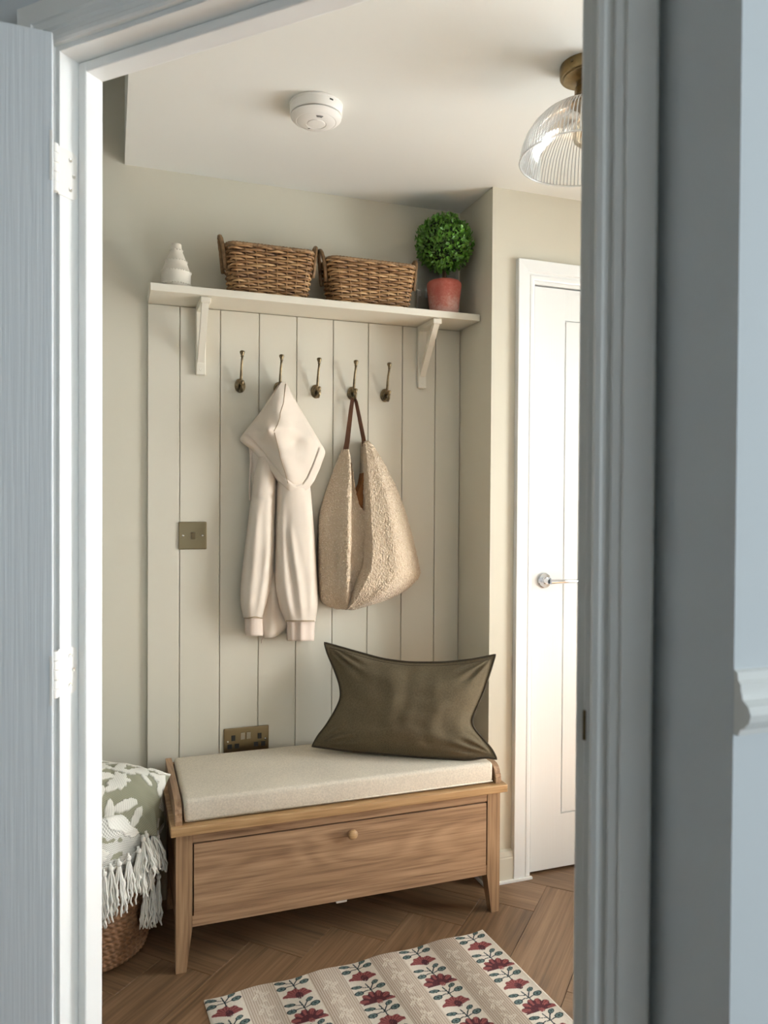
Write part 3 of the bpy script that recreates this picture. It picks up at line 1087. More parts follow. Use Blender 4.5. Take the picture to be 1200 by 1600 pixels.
# seat pad
mb = MB()
mb.bbox(0.186, 1.108, BF + 0.004, 2.4405, BZ + 0.0005, BZ + 0.0655, 0.012, 4)
sc_ = mb.build('seat_pad', 'seat_cloth', None, angle=60)
tag(sc_, 'oatmeal woven seat cushion on the oak bench', 'cushion')
mb = MB()
for z, r_ in ((BZ + 0.008, 0.0022),):
    mb.tube([(0.1885, BF + 0.005, z), (1.1055, BF + 0.005, z)], r_, 6)
mb.build('piping', 'seat_cloth', sc_, smooth=True)


# ------------------------------------------------------------------ cushions
def pillow(corners, pinch, thick, nrm, nu=90, nv=70, wrinkle=0.0, seed=0, flange=0.035, pw=2.6, edges=None):
    """corners TL,TR,BL,BR; pinch = inward bow (top, bottom, left, right) in metres"""
    TL, TR, BL, BR = [Vector(c) for c in corners]
    n = Vector(nrm).normalized()
    ux = ((TR - TL) + (BR - BL)).normalized()
    vz = ((TL - BL) + (TR - BR)).normalized()
    F, B = [], []
    for j in range(nv + 1):
        v = -1 + 2 * j / nv
        for i in range(nu + 1):
            u = -1 + 2 * i / nu
            a, b = (u + 1) / 2, (v + 1) / 2
            p = (BL * (1 - a) + BR * a) * (1 - b) + (TL * (1 - a) + TR * a) * b
            if edges:
                p = edges(a, b)
            bt = (1 - u * u)
            p = p - vz * (pinch[0] * bt * max(0, v) ** 1.5) + vz * (pinch[1] * bt * max(0, -v) ** 1.5)
            bs = (1 - v * v)
            p = p + ux * (pinch[2] * bs * max(0, -u) ** 1.5) - ux * (pinch[3] * bs * max(0, u) ** 1.5)
            uu, vv = min(1, abs(u) / (1 - flange)), min(1, abs(v) / (1 - flange * 1.4))
            t = ((1 - uu ** pw) * (1 - vv ** pw)) ** 0.6 * thick
            w = 0
            if wrinkle:
                w = wrinkle * (noise.noise(Vector((u * 5 + seed, v * 1.6, 0.3))) * 0.7 + 0.6 * noise.noise(Vector((u * 2.2 + v * 3.0, v * 2.2 - u * 2.5 + seed, 1.7))))
                # pull folds out of the corners
                cu, cv = 1 - abs(u), 1 - abs(v)
                ang = math.atan2(cv, cu + 1e-6)
                rad = math.hypot(cu, cv)
                w += wrinkle * 1.3 * math.sin(ang * 15 + seed) * math.exp(-((rad - 0.28) / 0.2) ** 2)
                w *= min(1, t / thick * 2)
            F.append(p + n * (t + 0.0015 + w))
            B.append(p - n * (t * 0.9 + 0.0015 - w * 0.3))
    w_ = nu + 1
    nf = len(F)
    fs = []
    for j in range(nv):
        for i in range(nu):
            a = j * w_ + i
            fs.append((a, a + 1, a + w_ + 1, a + w_))
            fs.append((nf + a, nf + a + w_, nf + a + w_ + 1, nf + a + 1))
    rim = [i for i in range(w_)] + [j * w_ + nu for j in range(1, nv + 1)] + [nv * w_ + i for i in range(nu - 1, -1, -1)] + [j * w_ for j in range(nv - 1, 0, -1)]
    for k in range(len(rim)):
        a, b = rim[k], rim[(k + 1) % len(rim)]
        fs.append((a, nf + a, nf + b, b))
    return F, B, fs, rim


pTL, pTR = W(506, 1004, 2.452), W(775, 1022, 2.165)
pBL, pBR = Vector((0.600, 2.385, BZ + 0.072)), Vector((1.146, 2.072, BZ + 0.066))
pBL = W(487, 1165, 2.36)
pBR = W(777, 1186, 2.085)
nn = (pBR - pBL).cross(pTL - pBL).normalized()
if nn.y > 0:
    nn = -nn


def on_plane(px, py):
    r = ray(px, py)
    o_ = Vector((0, 0, CAMH))
    return o_ + r * ((pBL * 0.5 + pTR * 0.5 - o_).dot(nn) / r.dot(nn))


def polyline(pl):
    ps = []
    for k in range(61):
        d = k / 60
        ps.append(d)
    seg = [math.dist(a, b) for a, b in zip(pl, pl[1:])]
    tot = sum(seg)
    out = []
    for d in ps:
        r_ = d * tot
        i = 0
        while i < len(seg) - 1 and r_ > seg[i]:
            r_ -= seg[i]
            i += 1
        t = min(1, r_ / seg[i])
        out.append([pl[i][0] + (pl[i + 1][0] - pl[i][0]) * t, pl[i][1] + (pl[i + 1][1] - pl[i][1]) * t])
    for _ in range(8):
        prev = [q[:] for q in out]
        for k in range(1, 60):
            out[k] = [(prev[k - 1][m_] + 2 * prev[k][m_] + prev[k + 1][m_]) / 4 for m_ in (0, 1)]
    w3 = [on_plane(*q) for q in out]
    return lambda t: w3[min(59, int(t * 60))].lerp(w3[min(60, min(59, int(t * 60)) + 1)], t * 60 - min(59, int(t * 60)))


eT = polyline([(507, 1004), (525, 1009), (560, 1019), (600, 1030), (640, 1035), (690, 1035), (735, 1031), (760, 1026), (774, 1023)])
eB = polyline([(488, 1166), (510, 1169), (545, 1174), (620, 1180), (700, 1187), (740, 1187), (760, 1182), (776, 1186)])
eL = polyline([(488, 1166), (496, 1150), (508, 1136), (524, 1110), (533, 1090), (531, 1070), (522, 1045), (511, 1020), (507, 1004)])
eR = polyline([(776, 1186), (770, 1172), (757, 1157), (740, 1138), (736, 1126), (743, 1110), (756, 1080), (766, 1050), (774, 1023)])
cTL, cTR, cBL, cBR = eT(0), eT(1), eB(0), eB(1)


def coons(a, b):
    return (eB(a) * (1 - b) + eT(a) * b) + (eL(b) * (1 - a) + eR(b) * a) - ((cBL * (1 - a) + cBR * a) * (1 - b) + (cTL * (1 - a) + cTR * a) * b)


F_, B_, fs_, rim_ = pillow((pTL, pTR, pBL, pBR), (0, 0, 0, 0), 0.070, nn, 110, 80, 0.0085, 3.1, edges=coons)
F_ = [Vector((p.x, p.y, max(p.z, BZ + 0.0665))) for p in F_]
B_ = [Vector((p.x, min(p.y, PF - 0.002), max(p.z, BZ + 0.0665))) for p in B_]
pil = MB().add(F_ + B_, fs_).build('lumbar_pillow', 'olive', None, smooth=True)
tag(pil, 'dark olive linen lumbar pillow leaning on the bench', 'pillow')
MB().tube([Vector((q.x, q.y, max(q.z, BZ + 0.0695))) for q in (F_[i] * 0.5 + B_[i] * 0.5 for i in rim_)], 0.0032, 8, True).build('piping', 'olive_dark', pil, smooth=True)
MB().tube([Vector(F_[(80 - 3) * 111 + i]) + nn * 0.0006 for i in range(3, 108)], 0.0009, 5).build('stitching', 'olive_dark', pil, smooth=True)

# ------------------------------------------------------------------ hoodie
ho = empty('hoodie', W(440, 800, 2.45))
tag(ho, 'cream fleece hoodie hanging by its hood from a hook', 'hoodie')


def fold(px, py, c, w, amp):
    """soft ridge along a polyline c of (py, px)"""
    x = interp(c, py)[0]
    if py < c[0][0] - 6 or py > c[-1][0] + 6:
        return 0
    e = min(1, max(0, (py - c[0][0] + 6) / 26), max(0, (c[-1][0] + 6 - py) / 26))
    return amp * e * math.exp(-((px - x) / w) ** 2)


rnd = lambda u, p=3.0: math.sqrt(max(0.0, 1 - abs(u) ** p))

# body of the garment, behind the sleeves
mb = MB()
relief(mb, [(668, 388, 470), (700, 389, 478), (760, 394, 480), (850, 392, 486), (930, 396, 478), (960, 401, 468), (985, 408, 446), (997, 412, 428)], 2.472,
       lambda u, px, py: 0.006 + 0.02 * rnd(u) + fold(px, py, [(900, 428), (996, 424)], 7, 0.01), 40, 50)
mb.build('body', 'fleece', ho, smooth=True)
# sleeves
mb = MB()
LS = [(690, 410, 436), (714, 404, 434), (740, 398, 432), (770, 394, 431), (820, 388, 429.5), (860, 383, 429), (900, 378.5, 426), (925, 376.5, 422), (945, 376.5, 416), (960, 379.5, 412), (966, 381, 411)]


def dL(u, px, py):
    k = min(1, (py - 690) / 60) * 0.6 + 0.4
    d = 0.012 + 0.05 * rnd(u, 2.4) * k
    d += fold(px, py, [(790, 402), (880, 396), (962, 388)], 6, 0.0035) - fold(px, py, [(800, 411), (900, 407), (960, 398)], 6, 0.0035)
    d += fold(px, py, [(840, 421), (920, 410), (964, 405)], 6, 0.0035)
    d -= 0.012 * max(0, (py - 945) / 21)
    d -= 0.006 * math.exp(-((py - 776) / 3.0) ** 2)
    return max(d, 0.006)


relief(mb, LS, 2.462, dL, 44, 90)
sl = mb.build('sleeve', 'fleece', ho, smooth=True)
mb = MB()
relief(mb, [(962, 382.5, 411), (975, 383, 411), (990, 383.5, 411.5), (993.5, 384.5, 411)], 2.462, lambda u, px, py: 0.008 + 0.034 * rnd(u, 2.2), 24, 12, 1)
mb.build('cuff', 'rib', sl, smooth=True)
MB().tube([W(x, 965 + 1.2 * math.sin((x - 380) * .25), 2.462 - 0.006 - max(0.006, dL(-1 + 2 * (x - 381) / 30, x, 965))) for x in range(382, 411, 2)], 0.0016, 6).build('seam', 'seam', sl, smooth=True)
mb = MB()
RS = [(700, 436, 474), (740, 433.5, 482), (770, 432, 486), (810, 431, 489.5), (850, 430, 492.5), (900, 429, 495.5), (925, 431, 496.5), (950, 437, 496.5), (966, 443, 494), (972, 445, 493)]


def dR(u, px, py):
    k = min(1, (py - 700) / 60) * 0.5 + 0.5
    d = 0.014 + 0.062 * rnd(u, 2.4) * k
    d += fold(px, py, [(770, 439), (850, 440), (905, 443), (970, 455)], 6, 0.005)
    d -= fold(px, py, [(800, 449), (880, 452), (968, 462)], 6, 0.005)
    d += fold(px, py, [(815, 451), (870, 460), (920, 468), (970, 473)], 5, 0.006)
    d -= fold(px, py, [(840, 463), (900, 475), (968, 480)], 7, 0.004)
    d += fold(px, py, [(780, 478), (880, 488), (966, 487)], 6, 0.004)
    d -= 0.012 * max(0, (py - 950) / 22)
    return max(d, 0.006)


relief(mb, RS, 2.462, dR, 52, 96)
sl2 = mb.build('sleeve', 'fleece', ho, smooth=True)
mb = MB()
relief(mb, [(967, 447, 492.5), (980, 448.5, 491.5), (997, 449.5, 491), (1001.5, 450, 490.5)], 2.462, lambda u, px, py: 0.010 + 0.044 * rnd(u, 2.2) + 0.004 * math.sin(px * 0.35), 30, 12, 1)
mb.build('cuff', 'rib', sl2, smooth=True)
MB().tube([W(x, 970, 2.462 - 0.004 - max(0.006, dR(-1 + 2 * (x - 445) / 48, x, 970))) for x in range(447, 493, 2)], 0.0016, 6).build('seam', 'seam', sl2, smooth=True)
# hood
hood_f = rbf([(443, 597, .048), (376, 687, .022), (508, 706, .022), (460, 771, .062), (408, 643, .028), (478, 655, .026),
              (440, 622, .075), (432, 642, .092), (424, 660, .105), (418, 671, .136), (428, 675, .120), (452, 668, .100), (430, 690, .104), (437, 715, .098), (444, 738, .092), (452, 758, .082),
              (450, 635, .066), (459, 664, .072), (461, 690, .066), (470, 680, .066), (482, 690, .062), (490, 720, .062), (475, 745, .070), (463, 720, .084), (500, 700, .034),
              (396, 676, .042), (407, 674, .058), (415, 694, .058), (425, 718, .060), (437, 744, .066), (404, 660, .048), (414, 652, .066)])
lowL = [(374, 686), (388, 697), (400, 711), (418, 733), (436, 754), (452, 767), (462, 771)]
lowR = [(462, 771), (480, 766), (490, 752), (499, 732), (509, 705)]


def seg_d(px, py, pl):
    best = 1e9
    for (x0, y0), (x1, y1) in zip(pl, pl[1:]):
        dx, dy = x1 - x0, y1 - y0
        t = max(0, min(1, ((px - x0) * dx + (py - y0) * dy) / (dx * dx + dy * dy)))
        best = min(best, math.hypot(px - x0 - t * dx, py - y0 - t * dy))
    return best


def dH(u, px, py):
    d = hood_f(px, py)
    e = min(seg_d(px, py, lowL), seg_d(px, py, lowR))
    d += 0.006 / (1 + math.exp((e - 11.5) * 1.6))
    d -= 0.004 * math.exp(-((e - 12) / 1.0) ** 2)
    d *= 0.45 + 0.55 * min(1, (1 - abs(u)) / 0.10) ** 0.5
    d += 0.003 * noise.noise(Vector((px * 0.05, py * 0.035, 2)))
    return max(d, 0.004)


HR = [(597, 439.5, 446.5), (602, 436, 450), (615, 427, 456), (643, 408, 472), (670, 386, 488), (681, 377.5, 494.5), (687, 374.5, 498), (692, 379, 501), (700, 391, 506), (706, 396.5, 508.5), (711, 400, 507.5), (733, 418, 499.5), (752, 434, 491), (764, 447.5, 482), (770, 457, 473), (772, 462, 467)]
mb = MB()
relief(mb, HR, 2.462, dH, 84, 110, 2)
hood = mb.build('hood', 'fleece', ho, smooth=True)


def on_hood(px, py, lift=0.001):
    return W(px, py, 2.462 - dH(0, px, py) - lift)


def poly_px(pl, n):
    out = []
    for (x0, y0), (x1, y1) in zip(pl, pl[1:]):
        for k in range(n):
            out.append((x0 + (x1 - x0) * k / n, y0 + (y1 - y0) * k / n))
    return out + [pl[-1]]


for pl in ([(446.5, 600), (443, 630), (438, 645), (437.5, 652), (434, 663), (428, 674)], [(429, 676), (434, 696), (438, 715), (446, 740), (450, 755)]):
    MB().tube([on_hood(x, y) for x, y in poly_px(pl, 6)], 0.0011, 6).build('seam', 'seam', hood, smooth=True)
cord = [(393, 698), (392, 720), (390.5, 745), (390, 770), (391, 782)]
MB().tube([W(x, y, 2.455) for x, y in cord], 0.0028, 8).build('drawstring', 'rib', ho, smooth=True)
MB().tube([W(x, y, 2.462) for x, y in [(412, 996), (409.5, 999), (408.5, 1005)]], 0.0022, 6).build('wash_label', 'rib', ho, smooth=True)

# ------------------------------------------------------------------ teddy bag
bg = empty('shoulder_bag', W(570, 940, 2.42))
tag(bg, 'beige teddy fleece shoulder bag with brown leather strap', 'bag')
YB = 2.474


def curl(p, a=0.0022):
    q = Vector((p[0] * 165, p[1] * 165, p[2] * 135))
    return a * (noise.noise(q) + 0.6 * noise.noise(q * 2.1))


def bag_panel(mb, rows, depth, nc, nr):
    t = MB()
    relief(t, rows, YB, depth, nc, nr, 3)
    t.v = [(p[0] + curl((p[1], p[2], p[0])) * 0.8, p[1] - 1.6 * abs(curl(p, 0.0036)) if p[1] < YB - 0.004 else p[1], p[2] + curl((p[2], p[0], p[1])) * 0.8) for p in t.v]
    mb.add(t.v, t.f)


kz = lambda py: 0.30 + 0.70 * min(1, max(0, (py - 690) / 170)) ** 0.8
bot = lambda py: 1 - 0.55 * max(0, (py - 915) / 38) ** 1.6


def dA(u, px, py):
    s = (u + 1) / 2
    d = 0.012 + 0.105 * kz(py) * bot(py) * (0.12 + 0.88 * s ** 0.75) * rnd(u * 0.97, 7)
    d += 0.010 * kz(py) * math.sin(s * 7.5 + 0.6) * math.exp(-((py - 860) / 90.0) ** 2)
    return max(0.006, d)


def dM(u, px, py):
    s = (u + 1) / 2
    return max(0.006, 0.012 + kz(py) * bot(py) * (0.078 - 0.02 * math.sin(s * math.pi)))


def dRt(u, px, py):
    s = (u + 1) / 2
    prof = (0.72 + 0.28 * min(1, s / 0.12)) if s < 0.12 else (1.0 - 0.06 * math.sin((s - .12) * 6) * 0.5 - 0.78 * max(0, (s - 0.45) / 0.55) ** 1.7)
    d = 0.014 + 0.115 * kz(py) * bot(py) * prof
    d += 0.008 * math.exp(-((s - 0.62) / 0.12) ** 2) * kz(py)
    return max(0.006, d)


mb = MB()
bag_panel(mb, [(702, 536, 545), (715, 530, 547.5), (730, 524, 549), (760, 513, 550), (800, 501, 550), (825, 498.5, 550), (860, 498, 549.5), (900, 498, 549), (925, 499, 548.5), (940, 503, 548), (948, 513, 547), (952, 526, 546)], dA, 66, 150)
bag_panel(mb, [(722, 547, 549.5), (740, 546, 552), (760, 546, 554.5), (775, 545, 557.5), (788, 545, 561), (797, 545, 566), (803, 545, 577), (850, 544, 580), (900, 543, 578), (930, 542, 574), (946, 541, 568), (951, 541, 560)], dM, 34, 130)
bag_panel(mb, [(689, 570, 575.5), (696, 569.5, 583), (710, 570, 592), (730, 570.5, 604), (760, 571, 619), (800, 572, 634), (840, 573, 645.5), (870, 572, 652), (885, 570, 655.5), (896, 566, 657.5), (905, 562, 653), (918, 556, 640), (930, 551, 622), (940, 547, 598), (948, 543, 572), (953, 540, 552)], dRt, 96, 150)
body = mb.build('bag_body', 'teddy', bg, smooth=True)
mb = MB()
relief(mb, [(735, 569, 576), (755, 565.5, 580), (775, 556, 584), (800, 552, 586), (818, 552, 586)], YB, lambda u, px, py: 0.045, 12, 16, 0)
ln = mb.build('lining', 'tan', bg)
ln['label'] = 'tan suede lining inside the bag opening'
MB().tube([W(x, y, YB - 0.026) for x, y in poly_px([(571.5, 694), (570, 720), (569, 738), (565.5, 755), (556, 776)], 5)], 0.0045, 8).build('rear_edge', 'teddy', bg, smooth=True)
hk = HK[3]


def strap(px0, px1, y0, y1, bend):
    mbs = MB()
    top = Vector((hk.x + (0.0 if bend < 0 else 0.002), PF - 0.030, hk.z - 0.012))
    pts = []
    for k in range(13):
        t = k / 12
        a = W(px0 + (px1 - px0) * t + bend * math.sin(t * math.pi), y0 + (y1 - y0) * t, PF - 0.030 - 0.006 * t)
        pts.append(a)
    return mbs.tube(pts, 0.0088, 8, flat=(0.85, 0.22) if False else (1, 1)), pts


for (pl, wd_, tw) in (([(551, 622), (548.5, 640), (545.5, 665), (542.5, 690), (538.5, 712)], 0.0085, 0.35), ([(553, 620), (556.5, 628), (560, 645), (564, 665), (568, 685), (570.5, 702)], 0.0075, 0.9)):
    pts = [W(x, y, PF - 0.028 - 0.004 * i / 4) for i, (x, y) in enumerate(pl)]
    fine = []
    for a, b in zip(pts, pts[1:]):
        for k in range(5):
            fine.append(a.lerp(b, k / 5))
    fine.append(pts[-1])
    vs, fs = [], []
    side = Vector((math.cos(tw), -math.sin(tw), 0))
    thick_d = Vector((math.sin(tw), math.cos(tw), 0))
    n_ = len(fine)
    for i, p in enumerate(fine):
        w0 = wd_ * (0.75 + 0.35 * i / n_)
        for a, b in ((-1, -1), (1, -1), (1, 1), (-1, 1)):
            vs.append(p + side * (w0 * a) + thick_d * (0.0016 * b))
    for i in range(n_ - 1):
        for k in range(4):
            fs.append((i * 4 + k, i * 4 + (k + 1) % 4, i * 4 + 4 + (k + 1) % 4, i * 4 + 4 + k))
    fs += [(3, 2, 1, 0), tuple(range(n_ * 4 - 4, n_ * 4))]
    MB().add(vs, fs).build('strap', 'leather', bg)

# ------------------------------------------------------------------ things on the shelf
vx, vy = 0.186, 2.385
va = empty('ceramic_vase', (vx, vy, SHZ))
tag(va, 'small white tapered stoneware vase with beaded bands on the shelf', 'vase')
VP = [(0.0395, 0.0), (0.0415, 0.002), (0.0428, 0.011), (0.0436, 0.0125), (0.0436, 0.0155), (0.0430, 0.0175), (0.0432, 0.047), (0.0440, 0.0500), (0.0428, 0.0545), (0.0398, 0.058), (0.0350, 0.0705), (0.0316, 0.081), (0.0322, 0.0832), (0.0308, 0.0868), (0.0280, 0.0895), (0.0225, 0.103), (0.0180, 0.1145), (0.0184, 0.117), (0.0174, 0.120), (0.0156, 0.122), (0.0150, 0.1345), (0.0145, 0.1365), (0.0125, 0.1365), (0.0118, 0.130), (0.0118, 0.1), (1e-6, 0.098)]
MB().lathe(VP, 48, (vx, vy, SHZ + 0.0003)).build('vase_body', 'ceramic', va, angle=50)
mb = MB()
for r_, z, n_ in ((0.0436, 0.014, 34), (0.0436, 0.0522, 34), (0.0318, 0.0850, 24), (0.0181, 0.118, 13)):
    for k in range(n_):
        a = 2 * math.pi * k / n_
        mb.sphere((vx + r_ * math.cos(a), vy + r_ * math.sin(a), SHZ + z), 0.0024, 6, 5)
bd = mb.build('beading', 'ceramic', va, smooth=True)
bd['kind'] = 'stuff'


def rrect(hx, hy, r_, n):
    """n points evenly around a rounded rectangle"""
    pts = []
    per = []
    segs = [('l', (hx, -hy + r_), (hx, hy - r_)), ('a', (hx - r_, hy - r_), 0), ('l', (hx - r_, hy), (-hx + r_, hy)), ('a', (-hx + r_, hy - r_), 90), ('l', (-hx, hy - r_), (-hx, -hy + r_)), ('a', (-hx + r_, -hy + r_), 180), ('l', (-hx + r_, -hy), (hx - r_, -hy)), ('a', (hx - r_, -hy + r_), 270)]
    lens = [math.hypot(s[2][0] - s[1][0], s[2][1] - s[1][1]) if s[0] == 'l' else math.pi / 2 * r_ for s in segs]
    tot = sum(lens)
    for k in range(n):
        d = tot * k / n
        i = 0
        while d > lens[i]:
            d -= lens[i]
            i += 1
        s = segs[i]
        t = d / lens[i]
        if s[0] == 'l':
            x = s[1][0] + (s[2][0] - s[1][0]) * t
            y = s[1][1] + (s[2][1] - s[1][1]) * t
            nx, ny = {0: (1, 0), 2: (0, 1), 4: (-1, 0), 6: (0, -1)}[i]
        else:
            a = R(s[2] + 90 * t)
            nx, ny = math.cos(a), math.sin(a)
            x, y = s[1][0] + r_ * nx, s[1][1] + r_ * ny
        pts.append((x, y, nx, ny))
    return pts


def wicker_basket(c, hx0, hx1, hy0, hy1, H, label):
    b = empty('wicker_basket', c)
    tag(b, label, 'basket', 'wicker baskets on the shelf')
    cx, cy, cz = c
    NS = 22
    rows = 18
    sub = 8
    mb = MB()
    for j in range(rows):
        f = (j + 0.6) / (rows + 0.2)
        hx = hx0 + (hx1 - hx0) * f
        hy = hy0 + (hy1 - hy0) * f
        ring = rrect(hx, hy, 0.026, NS * sub)
        pts = []
        for k, (x, y, nx, ny) in enumerate(ring):
            ph = math.cos(math.pi * (k / sub + j))
            wob = 0.0008 * noise.noise(Vector((k * 0.35, j * 3.1, cx * 9)))
            pts.append((cx + x + nx * (0.0036 * ph + wob), cy + y + ny * (0.0036 * ph + wob), cz + 0.002 + f * H + wob * 1.5))
        mb.tube(pts, [0.0041 + 0.0007 * math.cos(math.pi * (k / sub + j)) for k in range(NS * sub)], 6, True, flat=(0.92, 0.8))
    wv = mb.build('woven_side', 'willow', b, smooth=True)
    wv['kind'] = 'stuff'
    mb = MB()
    r0_ = rrect(hx0, hy0, 0.026, NS)
    r1_ = rrect(hx1, hy1, 0.026, NS)
    for k in range(NS):
        a, q = r0_[k], r1_[k]
        mb.tube([(cx + a[0], cy + a[1], cz + 0.001), (cx + (a[0] + q[0]) / 2, cy + (a[1] + q[1]) / 2, cz + H / 2), (cx + q[0], cy + q[1], cz + H)], 0.0021, 5)
    st_ = mb.build('stakes', 'willow', b, smooth=True)
    st_['kind'] = 'stuff'
    # dark liner and base: shade between the canes put in as colour
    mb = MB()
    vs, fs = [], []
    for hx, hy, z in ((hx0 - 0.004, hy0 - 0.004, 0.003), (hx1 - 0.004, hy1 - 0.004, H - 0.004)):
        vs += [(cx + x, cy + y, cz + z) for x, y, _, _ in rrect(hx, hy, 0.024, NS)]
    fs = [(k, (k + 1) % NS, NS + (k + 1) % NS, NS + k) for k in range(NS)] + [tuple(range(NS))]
    mb.add(vs, fs).build('gap_shade_liner', 'subfloor_gap_shade', b)
    ring = rrect(hx1 + 0.001, hy1 + 0.001, 0.028, 220)
    MB().tube([(cx + x, cy + y, cz + H + 0.003 + 0.0005 * math.cos(k * 2.2)) for k, (x, y, _, _) in enumerate(ring)], [0.0056 + 0.0007 * math.cos(k * 1.9) for k in range(220)], 8, True).build('rim', 'willow_wrap', b, smooth=True)
    for s in (-1, 1):
        pts = []
        for k in range(25):
            a = math.pi * k / 24
            yy = 0.030 * math.cos(a)
            zz = H - 0.050 + 0.086 * math.sin(a) ** 0.6
            off = 0.006 + 0.012 * math.sin(a)
            pts.append((cx + s * (hx1 + off), cy + yy, cz + zz))
        lo1 = (cx + s * (hx1 + 0.003), cy + 0.026, cz + H - 0.068)
        lo2 = (cx + s * (hx1 + 0.003), cy - 0.026, cz + H - 0.068)
        pts = [lo1] + pts + [lo2]
        MB().tube(pts, [0.0062 + 0.0006 * math.cos(k * 2.4) for k in range(len(pts))], 9).build('handle', 'willow_wrap', b, smooth=True)
    return b


wicker_basket((0.4680, 2.402, SHZ), 0.116, 0.134, 0.050, 0.060, 0.146, 'left wicker basket on the shelf, next to the white vase')
wicker_basket((0.7990, 2.400, SHZ), 0.128, 0.147, 0.050, 0.060, 0.138, 'right wicker basket on the shelf, next to the potted topiary')

# topiary
tx, ty = 1.066, 2.385
tp = empty('potted_topiary', (tx, ty, SHZ))
tag(tp, 'round box topiary ball in a weathered terracotta pot', 'plant')
PP = [(0.046, 0.0), (0.0475, 0.002), (0.052, 0.04), (0.0575, 0.085), (0.0592, 0.1), (0.0575, 0.108), (0.052, 0.113), (0.049, 0.113), (0.048, 0.106), (0.048, 0.1), (1e-6, 0.1)]
MB().lathe(PP, 48, (tx, ty, SHZ + 0.0003)).build('pot', 'terracotta', tp, angle=60)
MB().lathe([(0.0475, 0.100), (0.03, 0.1045), (1e-6, 0.106)], 24, (tx, ty, SHZ)).build('moss', 'soil', tp, smooth=True)
BC = Vector((tx - 0.004, ty - 0.006, SHZ + 0.241))
MB().tube([(tx, ty, SHZ + 0.1), (tx + 0.003, ty, SHZ + 0.13), (tx - 0.002, ty, SHZ + 0.16), BC], [0.0062, 0.0056, 0.006, 0.005], 8).build('trunk', 'bark', tp, smooth=True)
MB().tube([(tx - 0.006, ty - 0.004, SHZ + 0.1), (tx - 0.0075, ty - 0.004, SHZ + 0.135), (tx - 0.003, ty, SHZ + 0.17)], 0.003, 6).build('side_stem', 'bark', tp, smooth=True)
MB().sphere(BC, 0.076, 20, 14).build('foliage_shade_core', 'leaf_shade', tp, smooth=True)  # dark ball: shade deep in the foliage put in as colour
vs, fs = [], []
NL = 1500
RB = 0.088
for k in range(NL):
    z = 1 - 2 * (k + 0.5) / NL
    a = k * 2.399963
    d = Vector((math.sqrt(1 - z * z) * math.cos(a), math.sqrt(1 - z * z) * math.sin(a), z))
    rad = RB + rng.uniform(-0.016, 0.008) + 0.006 * noise.noise(d * 3)
    c = BC + d * rad
    # leaf axis: outward and sideways
    tdir = (d * rng.uniform(0.35, 1.0) + Vector(rng.normal(size=3)) * 0.55 + Vector((0, 0, 0.25))).normalized()
    sd = tdir.cross(d + Vector(rng.normal(size=3)) * 0.3)
    if sd.length < 1e-4:
        continue
    sd.normalize()
    up = sd.cross(tdir)
    L = rng.uniform(0.013, 0.020)
    wdt = L * rng.uniform(0.26, 0.36)
    i0 = len(vs)
    for (l_, w_, h_) in ((0, 0, 0), (0.35, -1, 0.12), (0.35, 1, 0.12), (0.4, 0, -0.04), (0.72, -0.8, 0.1), (0.72, 0.8, 0.1), (1, 0, 0.02)):
        vs.append(c + tdir * (L * (l_ - 0.35)) + sd * (wdt * w_) + up * (L * h_))
    fs += [(i0, i0 + 1, i0 + 3), (i0, i0 + 3, i0 + 2), (i0 + 1, i0 + 4, i0 + 6, i0 + 3), (i0 + 3, i0 + 6, i0 + 5, i0 + 2)]
# keep clear of the walls
vs = [Vector((min(v.x, XN - 0.004), min(v.y, DB - 0.027), v.z)) for v in vs]
me = bpy.data.meshes.new('foliage')
me.from_pydata([tuple(v) for v in vs], [], fs)
fo = put('foliage', me, 'leaf', tp)
fo['kind'] = 'stuff'

# clear acrylic holder behind the pot
ac = empty('acrylic_holder', (1.03, 2.47, SHZ))
tag(ac, 'clear plastic panel standing behind the terracotta pot', 'holder')
MB().bbox(1.006, 1.160, DB - 0.018, DB - 0.014, SHZ + 0.0003, SHZ + 0.235, 0.0008, 1).build('sheet', 'acrylic', ac)
MB().bbox(1.002, 1.006, DB - 0.024, DB - 0.012, SHZ + 0.0003, SHZ + 0.105, 0.0008, 1).build('edge_strip', 'acrylic_edge', ac)
for x in (1.006, 1.034):
    MB().bbox(x, x + 0.011, DB - 0.024, DB - 0.0185, SHZ + 0.080, SHZ + 0.102, 0.002, 2).build('clip', 'acrylic_edge', ac)

# ------------------------------------------------------------------ smoke alarm
ax_, ay_ = 0.503, 1.945
sa = empty('smoke_alarm', (ax_, ay_, ZC))
tag(sa, 'round white smoke alarm on the lobby ceiling', 'smoke alarm')
flip = lambda prof: [(r_, -h) for r_, h in prof]
bs_ = MB().lathe(flip([(0.068, 0.0), (0.069, 0.001), (0.069, 0.006), (0.0675, 0.0068), (0.0675, 0.0265), (0.066, 0.0285)]), 64, (ax_, ay_, ZC - 0.0002)).build('base', 'plastic', sa, angle=40)
MB().lathe(flip([(0.060, 0.027), (0.060, 0.032)]), 64, (ax_, ay_, ZC)).build('air_gap', 'seam', sa)
cp = MB().lathe(flip([(0.064, 0.0308), (0.0655, 0.032), (0.0655, 0.0345), (0.060, 0.040), (0.052, 0.0445), (0.050, 0.0442), (0.048, 0.0458), (0.030, 0.0492), (0.0265, 0.0497), (0.0255, 0.0480), (0.0235, 0.0480), (0.0225, 0.0502), (0.015, 0.0512), (1e-6, 0.0516)]), 64, (ax_, ay_, ZC)).build('cap', 'plastic', sa, angle=28)
vdir = Vector((0.14, -0.32, 0)).normalized()
